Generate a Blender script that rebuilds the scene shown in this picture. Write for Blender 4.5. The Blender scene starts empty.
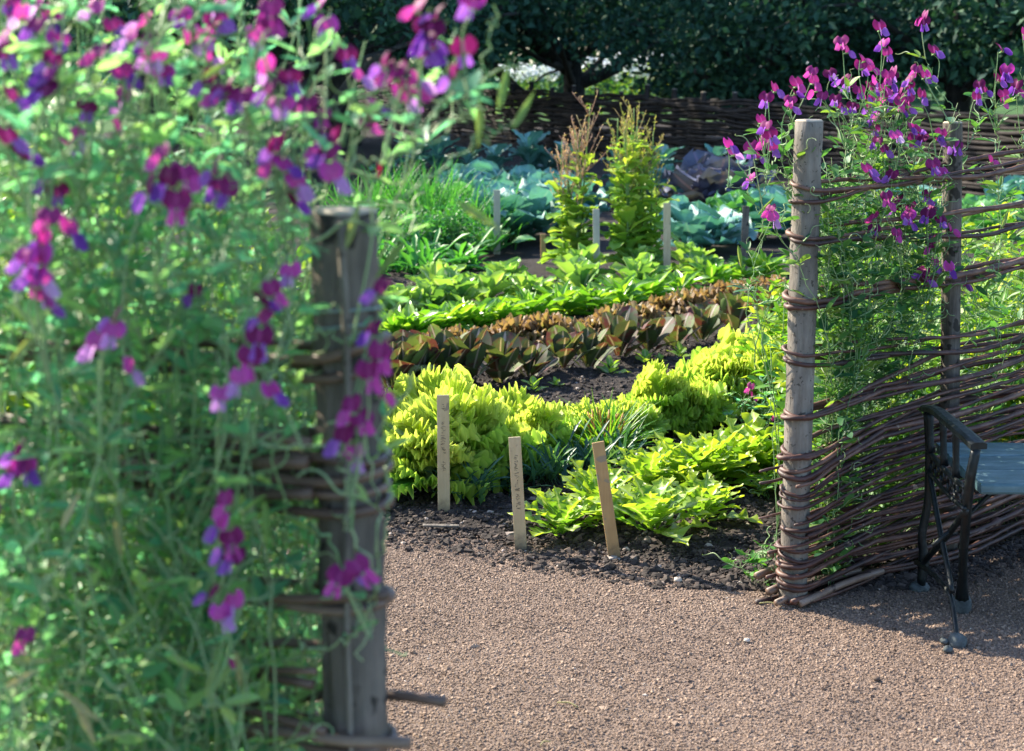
import bpy, math, random
import numpy as np
from mathutils import Vector, Matrix

random.seed(11)
rng = np.random.default_rng(11)
PI = math.pi
SC = bpy.context.scene
COL = SC.collection

# ------------------------------------------------------------------ camera model
W, H, F, HC = 1024, 751, 1600.0, 1.475
PITCH = math.atan(319.5 / F)
def ray(px, py):
    u, v = (px - W / 2) / F, -(py - H / 2) / F
    c, s = math.cos(PITCH), math.sin(PITCH)
    return np.array([u, c + v * s, -s + v * c])
def at(px, py, z=0.0):
    d = ray(px, py); k = (z - HC) / d[2]
    return np.array([d[0] * k, d[1] * k, z])
def at_y(px, py, Y):
    d = ray(px, py); k = Y / d[1]
    return np.array([d[0] * k, Y, HC + d[2] * k])

# ------------------------------------------------------------------ object helpers
def nrm(v):
    v = np.asarray(v, float); return v / (np.linalg.norm(v) + 1e-12)

class MB:
    def __init__(s):
        s.v = []; s.f4 = []; s.f3 = []; s.m4 = []; s.m3 = []; s.t = []; s.n = 0
    def verts(s, P, tint):
        P = np.asarray(P, float).reshape(-1, 3); b = s.n
        s.v.append(P); s.n += len(P)
        T = np.empty((len(P), 3)); T[:] = tint
        s.t.append(T); return b
    def quads(s, q, mat=0):
        q = np.asarray(q, int).reshape(-1, 4); s.f4.append(q); s.m4.append(np.full(len(q), mat))
    def tris(s, q, mat=0):
        q = np.asarray(q, int).reshape(-1, 3); s.f3.append(q); s.m3.append(np.full(len(q), mat))
    def grid(s, P, mat=0, tint=(.5, .5, .5), wrap=False):
        n, m = P.shape[:2]
        b = s.verts(P, np.asarray(tint).reshape(-1, 3) if np.ndim(tint) > 1 else tint)
        i, j = np.meshgrid(np.arange(n - 1), np.arange(m if wrap else m - 1), indexing='ij')
        j2 = (j + 1) % m
        s.quads(np.stack([b + i * m + j, b + i * m + j2, b + (i + 1) * m + j2, b + (i + 1) * m + j], -1), mat)
    def build(s, name, mats, parent=None, smooth=True, loc=None):
        me = bpy.data.meshes.new(name)
        V = np.concatenate(s.v) if s.v else np.zeros((0, 3))
        f4 = np.concatenate(s.f4) if s.f4 else np.zeros((0, 4), int)
        f3 = np.concatenate(s.f3) if s.f3 else np.zeros((0, 3), int)
        me.vertices.add(len(V)); me.vertices.foreach_set('co', V.astype(np.float32).ravel())
        nl = len(f4) * 4 + len(f3) * 3
        me.loops.add(nl)
        me.loops.foreach_set('vertex_index', np.concatenate([f4.ravel(), f3.ravel()]).astype(np.int32))
        me.polygons.add(len(f4) + len(f3))
        st = np.concatenate([np.arange(len(f4)) * 4, len(f4) * 4 + np.arange(len(f3)) * 3]).astype(np.int32)
        me.polygons.foreach_set('loop_start', st)
        mi = np.concatenate([np.concatenate(s.m4) if s.m4 else np.zeros(0, int), np.concatenate(s.m3) if s.m3 else np.zeros(0, int)])
        me.polygons.foreach_set('material_index', mi.astype(np.int32))
        me.polygons.foreach_set('use_smooth', np.full(len(mi), bool(smooth)))
        me.update(calc_edges=True)
        a = me.attributes.new('tint', 'FLOAT_COLOR', 'POINT')
        T = np.ones((len(V), 4), np.float32); T[:, :3] = np.concatenate(s.t) if s.t else 0
        a.data.foreach_set('color', T.ravel())
        for m in (mats if isinstance(mats, (list, tuple)) else [mats]): me.materials.append(m)
        me.validate()
        o = bpy.data.objects.new(name, me); COL.objects.link(o)
        if parent is not None: o.parent = parent
        if loc is not None: o.location = loc
        return o

def tag(o, label=None, cat=None, group=None, kind=None):
    if label: o['label'] = label
    if cat: o['category'] = cat
    if group: o['group'] = group
    if kind: o['kind'] = kind
    return o
def empty(name, loc=(0, 0, 0), rz=0.0, sc=1.0):
    o = bpy.data.objects.new(name, None); COL.objects.link(o)
    o.location = loc; o.rotation_euler = (0, 0, rz); o.scale = (sc, sc, sc); o.empty_display_size = .05
    return o
def copy_tree(o, parent=None):
    c = o.copy(); COL.objects.link(c); c.parent = parent
    for ch in list(o.children): copy_tree(ch, c)
    return c

# ------------------------------------------------------------------ shape helpers
def frames(P):
    P = np.asarray(P, float); T = np.gradient(P, axis=0)
    T /= np.linalg.norm(T, axis=1)[:, None] + 1e-12
    ref = np.array([0, 0, 1.0]) if abs(T[:, 2]).mean() < .75 else np.array([1.0, 0.2, 0])
    A = np.cross(T, ref); A /= np.linalg.norm(A, axis=1)[:, None] + 1e-12
    B = np.cross(T, A); return T, A, B
def tube(mb, P, r, sides=6, mat=0, tint=None, caps=True, flat=1.0, lump=0.0):
    P = np.asarray(P, float); n = len(P)
    r = np.broadcast_to(np.asarray(r, float), (n,))
    T, A, B = frames(P)
    a = np.linspace(0, 2 * PI, sides, endpoint=False)
    R = r[:, None] * np.ones((n, sides))
    if lump: R = R * (1 + lump * rng.normal(size=(n, sides)))
    G = P[:, None] + R[..., None] * (np.cos(a)[None, :, None] * A[:, None] + flat * np.sin(a)[None, :, None] * B[:, None])
    if tint is None: tint = (random.random(), .5, .5)
    tt = np.empty((n, sides, 3)); tt[:] = tint; tt[..., 1] = np.linspace(0, 1, n)[:, None]
    b = mb.n
    mb.grid(G, mat, tt.reshape(-1, 3), wrap=True)
    if caps:
        c0 = mb.verts([P[0], P[-1]], (tint[0], .5, 1.0))
        k = np.arange(sides); k2 = (k + 1) % sides
        mb.tris(np.stack([np.full(sides, c0), b + k2, b + k], -1), mat)
        e = b + (n - 1) * sides
        mb.tris(np.stack([np.full(sides, c0 + 1), e + k, e + k2], -1), mat)
def smooth_path(pts, n):
    """Catmull-Rom through pts"""
    P = np.asarray(pts, float)
    if len(P) == 2: return P[0] + (P[1] - P[0]) * np.linspace(0, 1, n)[:, None]
    Q = np.vstack([2 * P[0] - P[1], P, 2 * P[-1] - P[-2]])
    t = np.linspace(0, len(P) - 1 - 1e-9, n); i = t.astype(int); f = (t - i)[:, None]
    a, b, c, d = Q[i], Q[i + 1], Q[i + 2], Q[i + 3]
    return .5 * ((2 * b) + (c - a) * f + (2 * a - 5 * b + 4 * c - d) * f ** 2 + (3 * b - a - 3 * c + d) * f ** 3)
def box(mb, c, sx, sy, sz, mat=0, rot=None, bev=0.0, tint=(.5, .5, .5)):
    h = np.array([sx, sy, sz]) / 2; b = min(bev, min(h) * .9)
    P = []
    for x in (-1, 1):
        for y in (-1, 1):
            for z in (-1, 1):
                s = np.array([x, y, z])
                for k in range(3):
                    e = h - b; e[k] = h[k]; P.append(s * e)
    P = np.array(P)
    if rot is not None: P = P @ np.asarray(rot).T
    b0 = mb.verts(P + np.asarray(c), tint)
    ix = lambda x, y, z, k: b0 + ((x * 2 + y) * 2 + z) * 3 + k
    Q, T3 = [], []
    for k in range(3):
        i, j = (k + 1) % 3, (k + 2) % 3
        for s in (0, 1):
            cs = []
            for (p, q) in ((0, 0), (1, 0), (1, 1), (0, 1)):
                a = [0, 0, 0]; a[k] = s; a[i] = p; a[j] = q; cs.append(ix(*a, k))
            Q.append(cs if s else cs[::-1])
    for k in range(3):
        i, j = (k + 1) % 3, (k + 2) % 3
        for p in (0, 1):
            for q in (0, 1):
                a = [0, 0, 0]; a[i] = p; a[j] = q; a2 = list(a); a2[k] = 1
                Q.append([ix(*a, i), ix(*a2, i), ix(*a2, j), ix(*a, j)])
    for x in (0, 1):
        for y in (0, 1):
            for z in (0, 1): T3.append([ix(x, y, z, 0), ix(x, y, z, 1), ix(x, y, z, 2)])
    mb.quads(Q, mat); mb.tris(T3, mat)
_C8 = np.array([[-1,-1,-1],[1,-1,-1],[1,1,-1],[-1,1,-1],[-1,-1,1],[1,-1,1],[1,1,1],[-1,1,1]], float) * .8
_C6 = np.array([[0,0,-1.25],[0,0,1.25],[-1.25,0,0],[1.25,0,0],[0,-1.25,0],[0,1.25,0]])
_BALLV = np.vstack([_C8, _C6])
_BALLF = []
for q, c in (((0,3,2,1),8),((4,5,6,7),9),((0,4,7,3),10),((1,2,6,5),11),((0,1,5,4),12),((3,7,6,2),13)):
    for k in range(4): _BALLF.append((q[k], q[(k+1)%4], c))
_BALLF = np.array(_BALLF)
def lumps(mb, C, S, tint, fine=True, flatten=.7):
    """many small irregular stones at C with radius S"""
    n = len(C); V0 = _BALLV if fine else _C6 * .9
    V = np.repeat(V0[None], n, 0) * (1 + .22 * rng.normal(size=(n, len(V0), 1)))
    V = V * (1 + .28 * rng.uniform(-1, 1, size=(n, 1, 3)))
    q = rng.normal(size=(n, 4)); q /= np.linalg.norm(q, axis=1)[:, None]
    w, x, y, z = q.T
    R = np.stack([1-2*(y*y+z*z), 2*(x*y-z*w), 2*(x*z+y*w), 2*(x*y+z*w), 1-2*(x*x+z*z), 2*(y*z-x*w), 2*(x*z-y*w), 2*(y*z+x*w), 1-2*(x*x+y*y)], -1).reshape(n, 3, 3)
    V = np.einsum('nij,nkj->nki', R, V); V[..., 2] *= flatten
    V = V * np.asarray(S)[:, None, None] + np.asarray(C)[:, None, :]
    T = np.repeat(np.asarray(tint)[:, None, :], len(V0), 1)
    b = mb.verts(V.reshape(-1, 3), T.reshape(-1, 3))
    f = _BALLF if fine else np.array([[0,4,2],[0,3,4],[0,5,3],[0,2,5],[1,2,4],[1,4,3],[1,3,5],[1,5,2]])
    mb.tris((f[None] + (b + np.arange(n) * len(V0))[:, None, None]).reshape(-1, 3))

# leaf outlines, t in 0..1 -> half-width fraction
def p_oval(t): return np.sin(PI * np.clip(t, 0, 1) ** .85) ** .8 * .97 + .03
def p_spoon(t):
    return np.where(t < .6, .16 + .84 * np.sin(PI / 2 * np.clip(t / .6, 0, 1)) ** 1.6, np.sqrt(np.clip(1 - ((t - .6) / .4) ** 2, .012, 1)))
def p_fan(t): return np.clip(.14 + 1.0 * t ** .9, 0, 1) * np.clip((1.04 - t) / .16, 0.05, 1) ** .5
def p_blade(t): return np.clip((1 - t) ** .6, .04, 1) * np.clip(.5 + t * 3, 0, 1)
def p_lobed(t):
    b = np.clip(.12 + .95 * np.sin(PI * np.clip(t, 0, 1) ** 1.15), .03, 1)
    return b * (.62 + .38 * np.sin(t * 5.0 * 2 * PI))
def p_lance(t): return np.sin(PI * np.clip(t, 0, 1) ** .75) * .97 + .03

def leaf(mb, p, d, n, L, Wd, prof=p_oval, bend=0.0, cup=0.0, ruf=0.0, rf=3.0, nl=6, nw=4, rnd=.5, mat=0, arch=0.0, twist=0.0, pw=1.5, edge=0.0):
    d = nrm(d); n = np.asarray(n, float); n = n - d * n.dot(d)
    if np.linalg.norm(n) < 1e-4: n = np.cross(d, [1, .3, .2])
    n = nrm(n); s = np.cross(d, n)
    t = np.linspace(0, 1, nl + 1); u = np.linspace(-1, 1, nw + 1)
    th = bend * t ** (1 + arch)
    dt = L / nl
    dx = np.concatenate([[0], np.cumsum(np.cos((th[1:] + th[:-1]) / 2))]) * dt
    dn = np.concatenate([[0], np.cumsum(np.sin((th[1:] + th[:-1]) / 2))]) * dt
    mid = np.asarray(p)[None] + dx[:, None] * d - dn[:, None] * n
    N = np.cos(th)[:, None] * n + np.sin(th)[:, None] * d
    D = np.cos(th)[:, None] * d - np.sin(th)[:, None] * n
    S = np.repeat(s[None], nl + 1, 0)
    if twist:
        a = (twist * t)[:, None]; S, N = S * np.cos(a) + N * np.sin(a), N * np.cos(a) - S * np.sin(a)
    w = Wd / 2 * prof(t)
    au = np.abs(u)
    if ruf:
        ph = random.random() * 7
        e = np.maximum(au[None] ** pw, (t[:, None] ** 3) * (.4 + .6 * (1 - au[None])) if prof is p_fan else 0)
        rr = ruf * e * np.sin(2 * PI * (rf * t[:, None] + np.sign(u)[None] * .31 + .22 * u[None] * rf) + ph)
        rr = rr + ruf * .45 * e * rng.uniform(-1, 1, size=(nl + 1, nw + 1))
        ww = w[:, None] * (1 + edge * au[None] * np.sin(2 * PI * (rf * 1.37 * t[:, None]) + ph * 2 + u[None]))
    else:
        rr = 0; ww = np.repeat(w[:, None], nw + 1, 1)
    ca = cup * au ** 1.0
    P = mid[:, None] + S[:, None] * (ww * u[None] * np.cos(ca)[None])[..., None] \
        + N[:, None] * (ww * au[None] * np.sin(ca)[None] + rr * (L * .5 if ruf else 0))[..., None]
    if ruf: P = P + D[:, None] * (rr * .5 * L * .5)[..., None]
    tt = np.empty((nl + 1, nw + 1, 3)); tt[..., 0] = rnd; tt[..., 1] = t[:, None]; tt[..., 2] = au[None]
    mb.grid(P, mat, tt.reshape(-1, 3))
def frill_leaf(mb, p, d, n, L, spread=1.1, amp=.15, k=9.0, nr=6, na=24, bend=.5, cup=.3, rnd=.5, mat=0):
    """broad fan shaped leaf with a tightly waved margin"""
    d = nrm(d); n = np.asarray(n, float); n = nrm(n - d * n.dot(d)); s = np.cross(d, n)
    ph = np.linspace(-spread, spread, na + 1)[None]; r = (np.linspace(0, 1, nr + 1) ** .8)[:, None]; r = .06 + .94 * r
    a, b, c = rng.uniform(0, 6.3, 3)
    w = np.sin(k * ph + a + 1.5 * r) + .5 * np.sin(.43 * k * ph + b + 3 * r) + .12 * rng.uniform(-1, 1, (nr + 1, na + 1))
    rr = r * (1 + .07 * r ** 2 * np.sin(1.6 * k * ph + c) - .10 * (np.abs(ph) / spread) ** 3)
    x = .22 * np.minimum(1, r * 3) + .78 * rr * np.cos(ph); y = .78 * rr * np.sin(ph)
    z = amp * r ** 2.2 * w + cup * y ** 2 - bend * .5 * r ** 2 * x
    x = x + .5 * amp * r ** 3 * np.cos(k * ph + a)
    P = np.asarray(p) + L * (x[..., None] * d + y[..., None] * s + z[..., None] * n)
    tt = np.empty(P.shape); tt[..., 0] = rnd; tt[..., 1] = r; tt[..., 2] = np.abs(ph) / spread
    mb.grid(P, mat, tt.reshape(-1, 3))
def frill_rosette(mb, n, r0, el0, el1, L0, L1, z=0.0, amp=.15, k=9.0, bend=.5, jit=.4, nr=6, na=24, zr=.03):
    for i in range(n):
        f = i / max(n - 1, 1); az = i * 2.399 + random.uniform(-jit, jit); el = el0 + (el1 - el0) * f + random.uniform(-.12, .12); L = (L0 + (L1 - L0) * f) * random.uniform(.85, 1.12)
        up = np.array([-math.cos(az) * math.sin(el), -math.sin(az) * math.sin(el), math.cos(el)])
        frill_leaf(mb, (math.cos(az) * r0 * (1 - f), math.sin(az) * r0 * (1 - f), z + zr * f), dirv(az, el), up, L, random.uniform(.95, 1.3), amp, k * random.uniform(.85, 1.15), nr, na, bend * random.uniform(.5, 1.4), .3, random.random())
# leaf templates, laid out many at a time: x along the leaf, y across, z its normal
def _template(fn):
    m_ = MB(); fn(m_); return np.concatenate(m_.v), (np.concatenate(m_.f4) if m_.f4 else np.zeros((0, 4), int)), np.concatenate(m_.t)
def batch(mb, tm, which, P, D, N, L, Wr, rnd, mat=0):
    P, D, N = (np.asarray(q, float) for q in (P, D, N)); L, Wr, rnd, which = (np.asarray(q) for q in (L, Wr, rnd, which))
    D = D / (np.linalg.norm(D, axis=1)[:, None] + 1e-9); S = np.cross(D, N); S /= np.linalg.norm(S, axis=1)[:, None] + 1e-9; N = np.cross(S, D)
    for k, (V, f, t) in enumerate(tm):
        q = np.nonzero(which == k)[0]
        if not len(q): continue
        G = P[q][:, None] + L[q][:, None, None] * (V[None, :, :1] * D[q][:, None] + Wr[q][:, None, None] * (V[None, :, 1:2] * S[q][:, None] + V[None, :, 2:] * N[q][:, None]))
        T = np.repeat(t[None], len(q), 0).copy(); T[..., 0] = rnd[q][:, None]
        b = mb.verts(G.reshape(-1, 3), T.reshape(-1, 3)); mb.quads((f[None] + (b + np.arange(len(q)) * len(V))[:, None, None]).reshape(-1, 4), mat)
def dirv(az, el): return np.array([math.cos(az) * math.cos(el), math.sin(az) * math.cos(el), math.sin(el)])

# ------------------------------------------------------------------ materials
def new_mat(name):
    m = bpy.data.materials.new(name); m.use_nodes = True
    nt = m.node_tree; nt.nodes.clear()
    return m, nt, nt.nodes.new('ShaderNodeOutputMaterial')
def ramp(nt, fac, stops):
    r = nt.nodes.new('ShaderNodeValToRGB'); e = r.color_ramp.elements
    while len(e) < len(stops): e.new(.5)
    for k, (p, c) in enumerate(stops): e[k].position = p; e[k].color = (*c, 1)
    nt.links.new(fac, r.inputs[0]); return r.outputs[0]
def noise(nt, scale, detail=4, rough=.6, vec=None):
    n = nt.nodes.new('ShaderNodeTexNoise'); n.inputs['Scale'].default_value = scale
    n.inputs['Detail'].default_value = detail; n.inputs['Roughness'].default_value = rough
    if vec is None:
        tc = nt.nodes.new('ShaderNodeTexCoord'); vec = tc.outputs['Object']
    nt.links.new(vec, n.inputs['Vector']); return n.outputs['Fac']
def mixc(nt, fac, a, b, mode='MIX'):
    x = nt.nodes.new('ShaderNodeMix'); x.data_type = 'RGBA'; x.blend_type = mode
    for v, s in ((fac, x.inputs[0]), (a, x.inputs[6]), (b, x.inputs[7])):
        if isinstance(v, (int, float)): s.default_value = v
        elif isinstance(v, tuple): s.default_value = (*v, 1)
        else: nt.links.new(v, s)
    return x.outputs[2]
def math_(nt, op, a, b=0.0, clamp=False):
    x = nt.nodes.new('ShaderNodeMath'); x.operation = op; x.use_clamp = clamp
    for v, s in ((a, x.inputs[0]), (b, x.inputs[1])):
        if isinstance(v, (int, float)): s.default_value = v
        else: nt.links.new(v, s)
    return x.outputs[0]
def tints(nt):
    a = nt.nodes.new('ShaderNodeAttribute'); a.attribute_name = 'tint'
    s = nt.nodes.new('ShaderNodeSeparateColor'); nt.links.new(a.outputs['Color'], s.inputs[0])
    return s.outputs
def bump(nt, h, dist, strength=1.0):
    b = nt.nodes.new('ShaderNodeBump'); b.inputs['Distance'].default_value = dist
    b.inputs['Strength'].default_value = strength
    nt.links.new(h, b.inputs['Height']); return b.outputs[0]
def principled(nt, out, col, rough=.6, spec=.3, normal=None):
    p = nt.nodes.new('ShaderNodeBsdfPrincipled')
    if isinstance(col, tuple): p.inputs['Base Color'].default_value = (*col, 1)
    else: nt.links.new(col, p.inputs['Base Color'])
    if isinstance(rough, (int, float)): p.inputs['Roughness'].default_value = rough
    else: nt.links.new(rough, p.inputs['Roughness'])
    p.inputs['Specular IOR Level'].default_value = spec
    if normal is not None: nt.links.new(normal, p.inputs['Normal'])
    if out is not None: nt.links.new(p.outputs[0], out.inputs[0])
    return p.outputs[0]
def leaf_mat(name, cols, trans=.42, rough=.5, spec=.35, vein=None, veinw=.12, tip=None, tipat=.6, tcol=(1.25, 1.25, .55), nscale=9.0, edge=None, patch=None):
    """leaf: per-leaf colour spread, mottling, optional midrib / tip / margin colours, light passing through"""
    m, nt, out = new_mat(name)
    r, g, b = tints(nt)
    no = noise(nt, nscale, 3)
    fac = math_(nt, 'ADD', r, math_(nt, 'MULTIPLY', math_(nt, 'SUBTRACT', no, .5), .7), True)
    k = len(cols); col = ramp(nt, fac, [(i / max(k - 1, 1), c) for i, c in enumerate(cols)])
    if patch:
        pn = noise(nt, patch[1], 4, .65)
        col = mixc(nt, ramp(nt, pn, [(patch[2], (0, 0, 0)), (patch[2] + .12, (1, 1, 1))]), col, patch[0])
    if tip: col = mixc(nt, ramp(nt, g, [(tipat, (0, 0, 0)), (1, (1, 1, 1))]), col, tip)
    if edge: col = mixc(nt, ramp(nt, b, [(.55, (0, 0, 0)), (1, (1, 1, 1))]), col, edge)
    if vein: col = mixc(nt, ramp(nt, b, [(veinw * .5, (1, 1, 1)), (veinw * 1.6, (0, 0, 0))]), col, vein)
    bs = principled(nt, None, col, rough, spec)
    tr = nt.nodes.new('ShaderNodeBsdfTranslucent')
    nt.links.new(mixc(nt, 1.0, col, tcol, 'MULTIPLY'), tr.inputs[0])
    mx = nt.nodes.new('ShaderNodeMixShader'); mx.inputs[0].default_value = trans
    nt.links.new(bs, mx.inputs[1]); nt.links.new(tr.outputs[0], mx.inputs[2])
    nt.links.new(mx.outputs[0], out.inputs[0])
    return m
def wood_mat(name, c0, c1, c2, scale=(60, 60, 5), rough=.8, bd=.004, spots=None, spec=.2, dirt=None):
    m, nt, out = new_mat(name)
    tc = nt.nodes.new('ShaderNodeTexCoord'); mp = nt.nodes.new('ShaderNodeMapping')
    mp.inputs['Scale'].default_value = scale; nt.links.new(tc.outputs['Object'], mp.inputs[0])
    n1 = noise(nt, 1.0, 6, .65, mp.outputs[0]); n2 = noise(nt, 7, 4, .6)
    r, g, b = tints(nt)
    f = math_(nt, 'ADD', math_(nt, 'MULTIPLY', n1, .75), math_(nt, 'MULTIPLY', math_(nt, 'SUBTRACT', n2, .38), .8))
    f = math_(nt, 'ADD', f, math_(nt, 'MULTIPLY', math_(nt, 'SUBTRACT', r, .5), .35), True)
    col = ramp(nt, f, [(.2, c0), (.5, c1), (.8, c2)])
    if spots:
        s = noise(nt, spots[1], 2, .5)
        col = mixc(nt, ramp(nt, s, [(spots[2], (0, 0, 0)), (spots[2] + .05, (1, 1, 1))]), col, spots[0])
    if dirt:                                                       # soil splashed on the foot of the wood
        sx = nt.nodes.new('ShaderNodeSeparateXYZ'); nt.links.new(tc.outputs['Object'], sx.inputs[0])
        h_ = math_(nt, 'ADD', sx.outputs[2], math_(nt, 'MULTIPLY', math_(nt, 'SUBTRACT', noise(nt, 35, 4, .7), .5), .12))
        col = mixc(nt, ramp(nt, h_, [(0, (.8,) * 3), (dirt, (0, 0, 0))]), col, (.07, .055, .045))
    principled(nt, out, col, rough, spec, bump(nt, n1, bd))
    return m

random.seed(5)
T_LEAF = [_template(lambda m_: leaf(m_, (0, 0, 0), (1, 0, 0), (0, 0, 1), 1, 1, p_oval, random.uniform(-.3, .9), random.uniform(.1, .6), 0, 1, 5, 2, .5, 0, .2, random.gauss(0, .5))) for _ in range(8)]
def _tend(m_):
    n = 13; t = np.linspace(0, 1, n)[:, None]; r = .1 * t ** 1.2; w = random.uniform(5, 12) * random.choice((-1, 1))
    tube(m_, np.hstack([t * (1 - .3 * t), r * np.cos(w * t), r * np.sin(w * t)]), np.linspace(.019, .010, n), 3, 0, (.5, .5, 0), caps=False)
T_TEND = [_template(_tend) for _ in range(7)]
T_PET = [_template(lambda m_: tube(m_, [(0, 0, 0), (.5, 0, -.03), (1, 0, 0)], .5, 3, 0, (.5, .5, 0), caps=False))]
M = {}
# foliage: leaf albedos, near sweet pea raised to make up for missing light
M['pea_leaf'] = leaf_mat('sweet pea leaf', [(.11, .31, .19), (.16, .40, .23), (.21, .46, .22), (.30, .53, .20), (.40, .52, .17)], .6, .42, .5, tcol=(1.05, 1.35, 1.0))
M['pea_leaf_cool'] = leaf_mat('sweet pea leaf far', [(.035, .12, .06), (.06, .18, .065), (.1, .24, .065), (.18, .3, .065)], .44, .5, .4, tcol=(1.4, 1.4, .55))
M['pea_stem'] = leaf_mat('sweet pea stem', [(.13, .27, .12), (.24, .38, .17), (.36, .44, .24)], .25, .5, .3)
M['pod'] = leaf_mat('seed pod', [(.14, .26, .08), (.24, .34, .12), (.34, .36, .16)], .35, .6, .3, nscale=30)
M['dry_pod'] = leaf_mat('dry seed pod', [(.3, .3, .14), (.46, .4, .24)], .35, .7, .2)
M['petal_maroon'] = leaf_mat('maroon petal', [(.11, .007, .055), (.19, .014, .10), (.29, .03, .17)], .36, .55, .15, vein=(.32, .05, .2), tcol=(1.1, .8, 1.05), nscale=40)
M['petal_magenta'] = leaf_mat('magenta petal', [(.3, .025, .18), (.42, .05, .27), (.56, .13, .4)], .38, .55, .15, tcol=(1.3, .7, 1.0), nscale=40, edge=(.5, .05, .4))
M['petal_violet'] = leaf_mat('violet petal', [(.14, .04, .3), (.24, .08, .4), (.36, .17, .5)], .4, .55, .15, tcol=(1.2, .8, 1.3), nscale=40)
M['petal_lilac'] = leaf_mat('lilac petal', [(.4, .2, .5), (.55, .34, .62), (.68, .5, .72)], .5, .55, .15, tcol=(1.2, .9, 1.2), nscale=40)
M['petal_scarlet'] = leaf_mat('crimson petal', [(.42, .015, .07), (.56, .03, .12)], .45, .55, .15, tcol=(1.4, .7, .7))
M['frilly_outer'] = leaf_mat('outer frilly lettuce leaf', [(.17, .42, .07), (.25, .50, .085), (.35, .56, .10)], .54, .42, .3, tip=(.42, .54, .11), tipat=.55, tcol=(1.1, 1.25, .6), nscale=16)  # outer leaves' own green, also carrying the shade on the heads' fronts
M['frilly'] = leaf_mat('frilly lettuce leaf', [(.32, .48, .07), (.44, .57, .085), (.57, .64, .11)], .54, .42, .3, tip=(.58, .63, .14), tipat=.5, tcol=(1.12, 1.22, .7), nscale=16)
M['endive'] = leaf_mat('oak leaf lettuce leaf', [(.12, .27, .04), (.2, .37, .05), (.3, .45, .06)], .5, .36, .45, vein=(.4, .5, .22), tip=(.38, .48, .06), tcol=(1.35, 1.3, .45))
M['romaine_red'] = leaf_mat('red cos leaf', [(.05, .06, .04), (.07, .10, .05), (.11, .16, .06), (.16, .24, .065)], .3, .6, .18, vein=(.36, .3, .27), veinw=.09, patch=((.12, .04, .045), 10, .46), tcol=(1.25, 1.15, .5))
M['rust_frill'] = leaf_mat('bronze lettuce leaf', [(.15, .10, .06), (.22, .15, .08), (.2, .27, .08), (.27, .17, .1), (.18, .28, .07)], .45, .45, .3, tip=(.28, .17, .09), tipat=.5, tcol=(1.1, 1.1, .6))
M['spinach'] = leaf_mat('broad green leaf', [(.08, .22, .03), (.14, .32, .035), (.26, .42, .05)], .46, .3, .55, vein=(.34, .48, .2), tcol=(1.4, 1.4, .4))
M['heart'] = leaf_mat('pale cos leaf', [(.1, .24, .06), (.17, .34, .08), (.28, .44, .1)], .42, .32, .5, vein=(.42, .5, .3),  tcol=(1.35, 1.3, .5))
M['bolt'] = leaf_mat('bolting lettuce leaf', [(.14, .3, .06), (.22, .4, .08), (.36, .47, .09)], .5, .42, .4, tcol=(1.4, 1.25, .45))
M['bolt_lime'] = leaf_mat('lime bolting leaf', [(.18, .36, .06), (.28, .47, .08), (.48, .56, .1)], .5, .42, .35, tcol=(1.2, 1.2, .5))
M['seedhead_green'] = leaf_mat('green seed head', [(.3, .36, .1), (.46, .42, .14), (.5, .36, .22)], .35, .7, .2)
M['seedhead'] = leaf_mat('dry seed head', [(.42, .25, .2), (.56, .36, .29), (.5, .42, .24)], .3, .7, .2)
M['cabbage'] = leaf_mat('cabbage leaf', [(.06, .19, .175), (.095, .26, .24), (.15, .33, .32)], .22, .5, .4, vein=(.24, .38, .35), veinw=.06, tcol=(1, 1.4, .8), nscale=14, edge=(.13, .28, .25))
M['cabbage_green'] = leaf_mat('savoy cabbage leaf', [(.06, .22, .07), (.1, .3, .09), (.17, .38, .12)], .28, .42, .5, vein=(.3, .5, .3), veinw=.07, tcol=(1.2, 1.4, .5), nscale=14)
M['cabbage_red'] = leaf_mat('red cabbage leaf', [(.07, .08, .13), (.10, .11, .17), (.15, .15, .22)], .12, .6, .2, vein=(.2, .15, .22), veinw=.07)
M['grass'] = leaf_mat('grassy leaf', [(.03, .14, .05), (.05, .22, .06), (.1, .32, .06)], .42, .45, .4, tcol=(1.35, 1.4, .5))
M['bluegrass'] = leaf_mat('dark narrow leaf', [(.03, .09, .075), (.055, .15, .09), (.1, .2, .1)], .34, .42, .45, tcol=(1.3, 1.3, .5))
M['herb'] = leaf_mat('herb leaf', [(.05, .19, .05), (.09, .27, .05), (.24, .36, .05)], .45, .42, .4, tcol=(1.4, 1.35, .4))
M['herbstem'] = leaf_mat('orange herb stem', [(.4, .2, .07), (.5, .3, .08)], .3, .5, .3)
M['hedge'] = leaf_mat('pea bush leaf', [(.06, .2, .035), (.13, .3, .04), (.24, .38, .05), (.36, .42, .07)], .5, .45, .35, tcol=(1.45, 1.4, .42))
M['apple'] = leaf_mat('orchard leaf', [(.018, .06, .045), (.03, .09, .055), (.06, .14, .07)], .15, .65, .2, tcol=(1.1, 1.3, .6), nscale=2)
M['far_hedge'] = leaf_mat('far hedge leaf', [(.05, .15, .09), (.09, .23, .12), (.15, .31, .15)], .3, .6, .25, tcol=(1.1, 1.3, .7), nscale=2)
M['whitefl'] = leaf_mat('white bloom', [(.62, .68, .72), (.78, .8, .82)], .3, .7, .1, tcol=(1, 1, 1))
M['weed'] = leaf_mat('weed leaf', [(.06, .2, .04), (.12, .3, .06)], .45, .45, .35)

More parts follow.
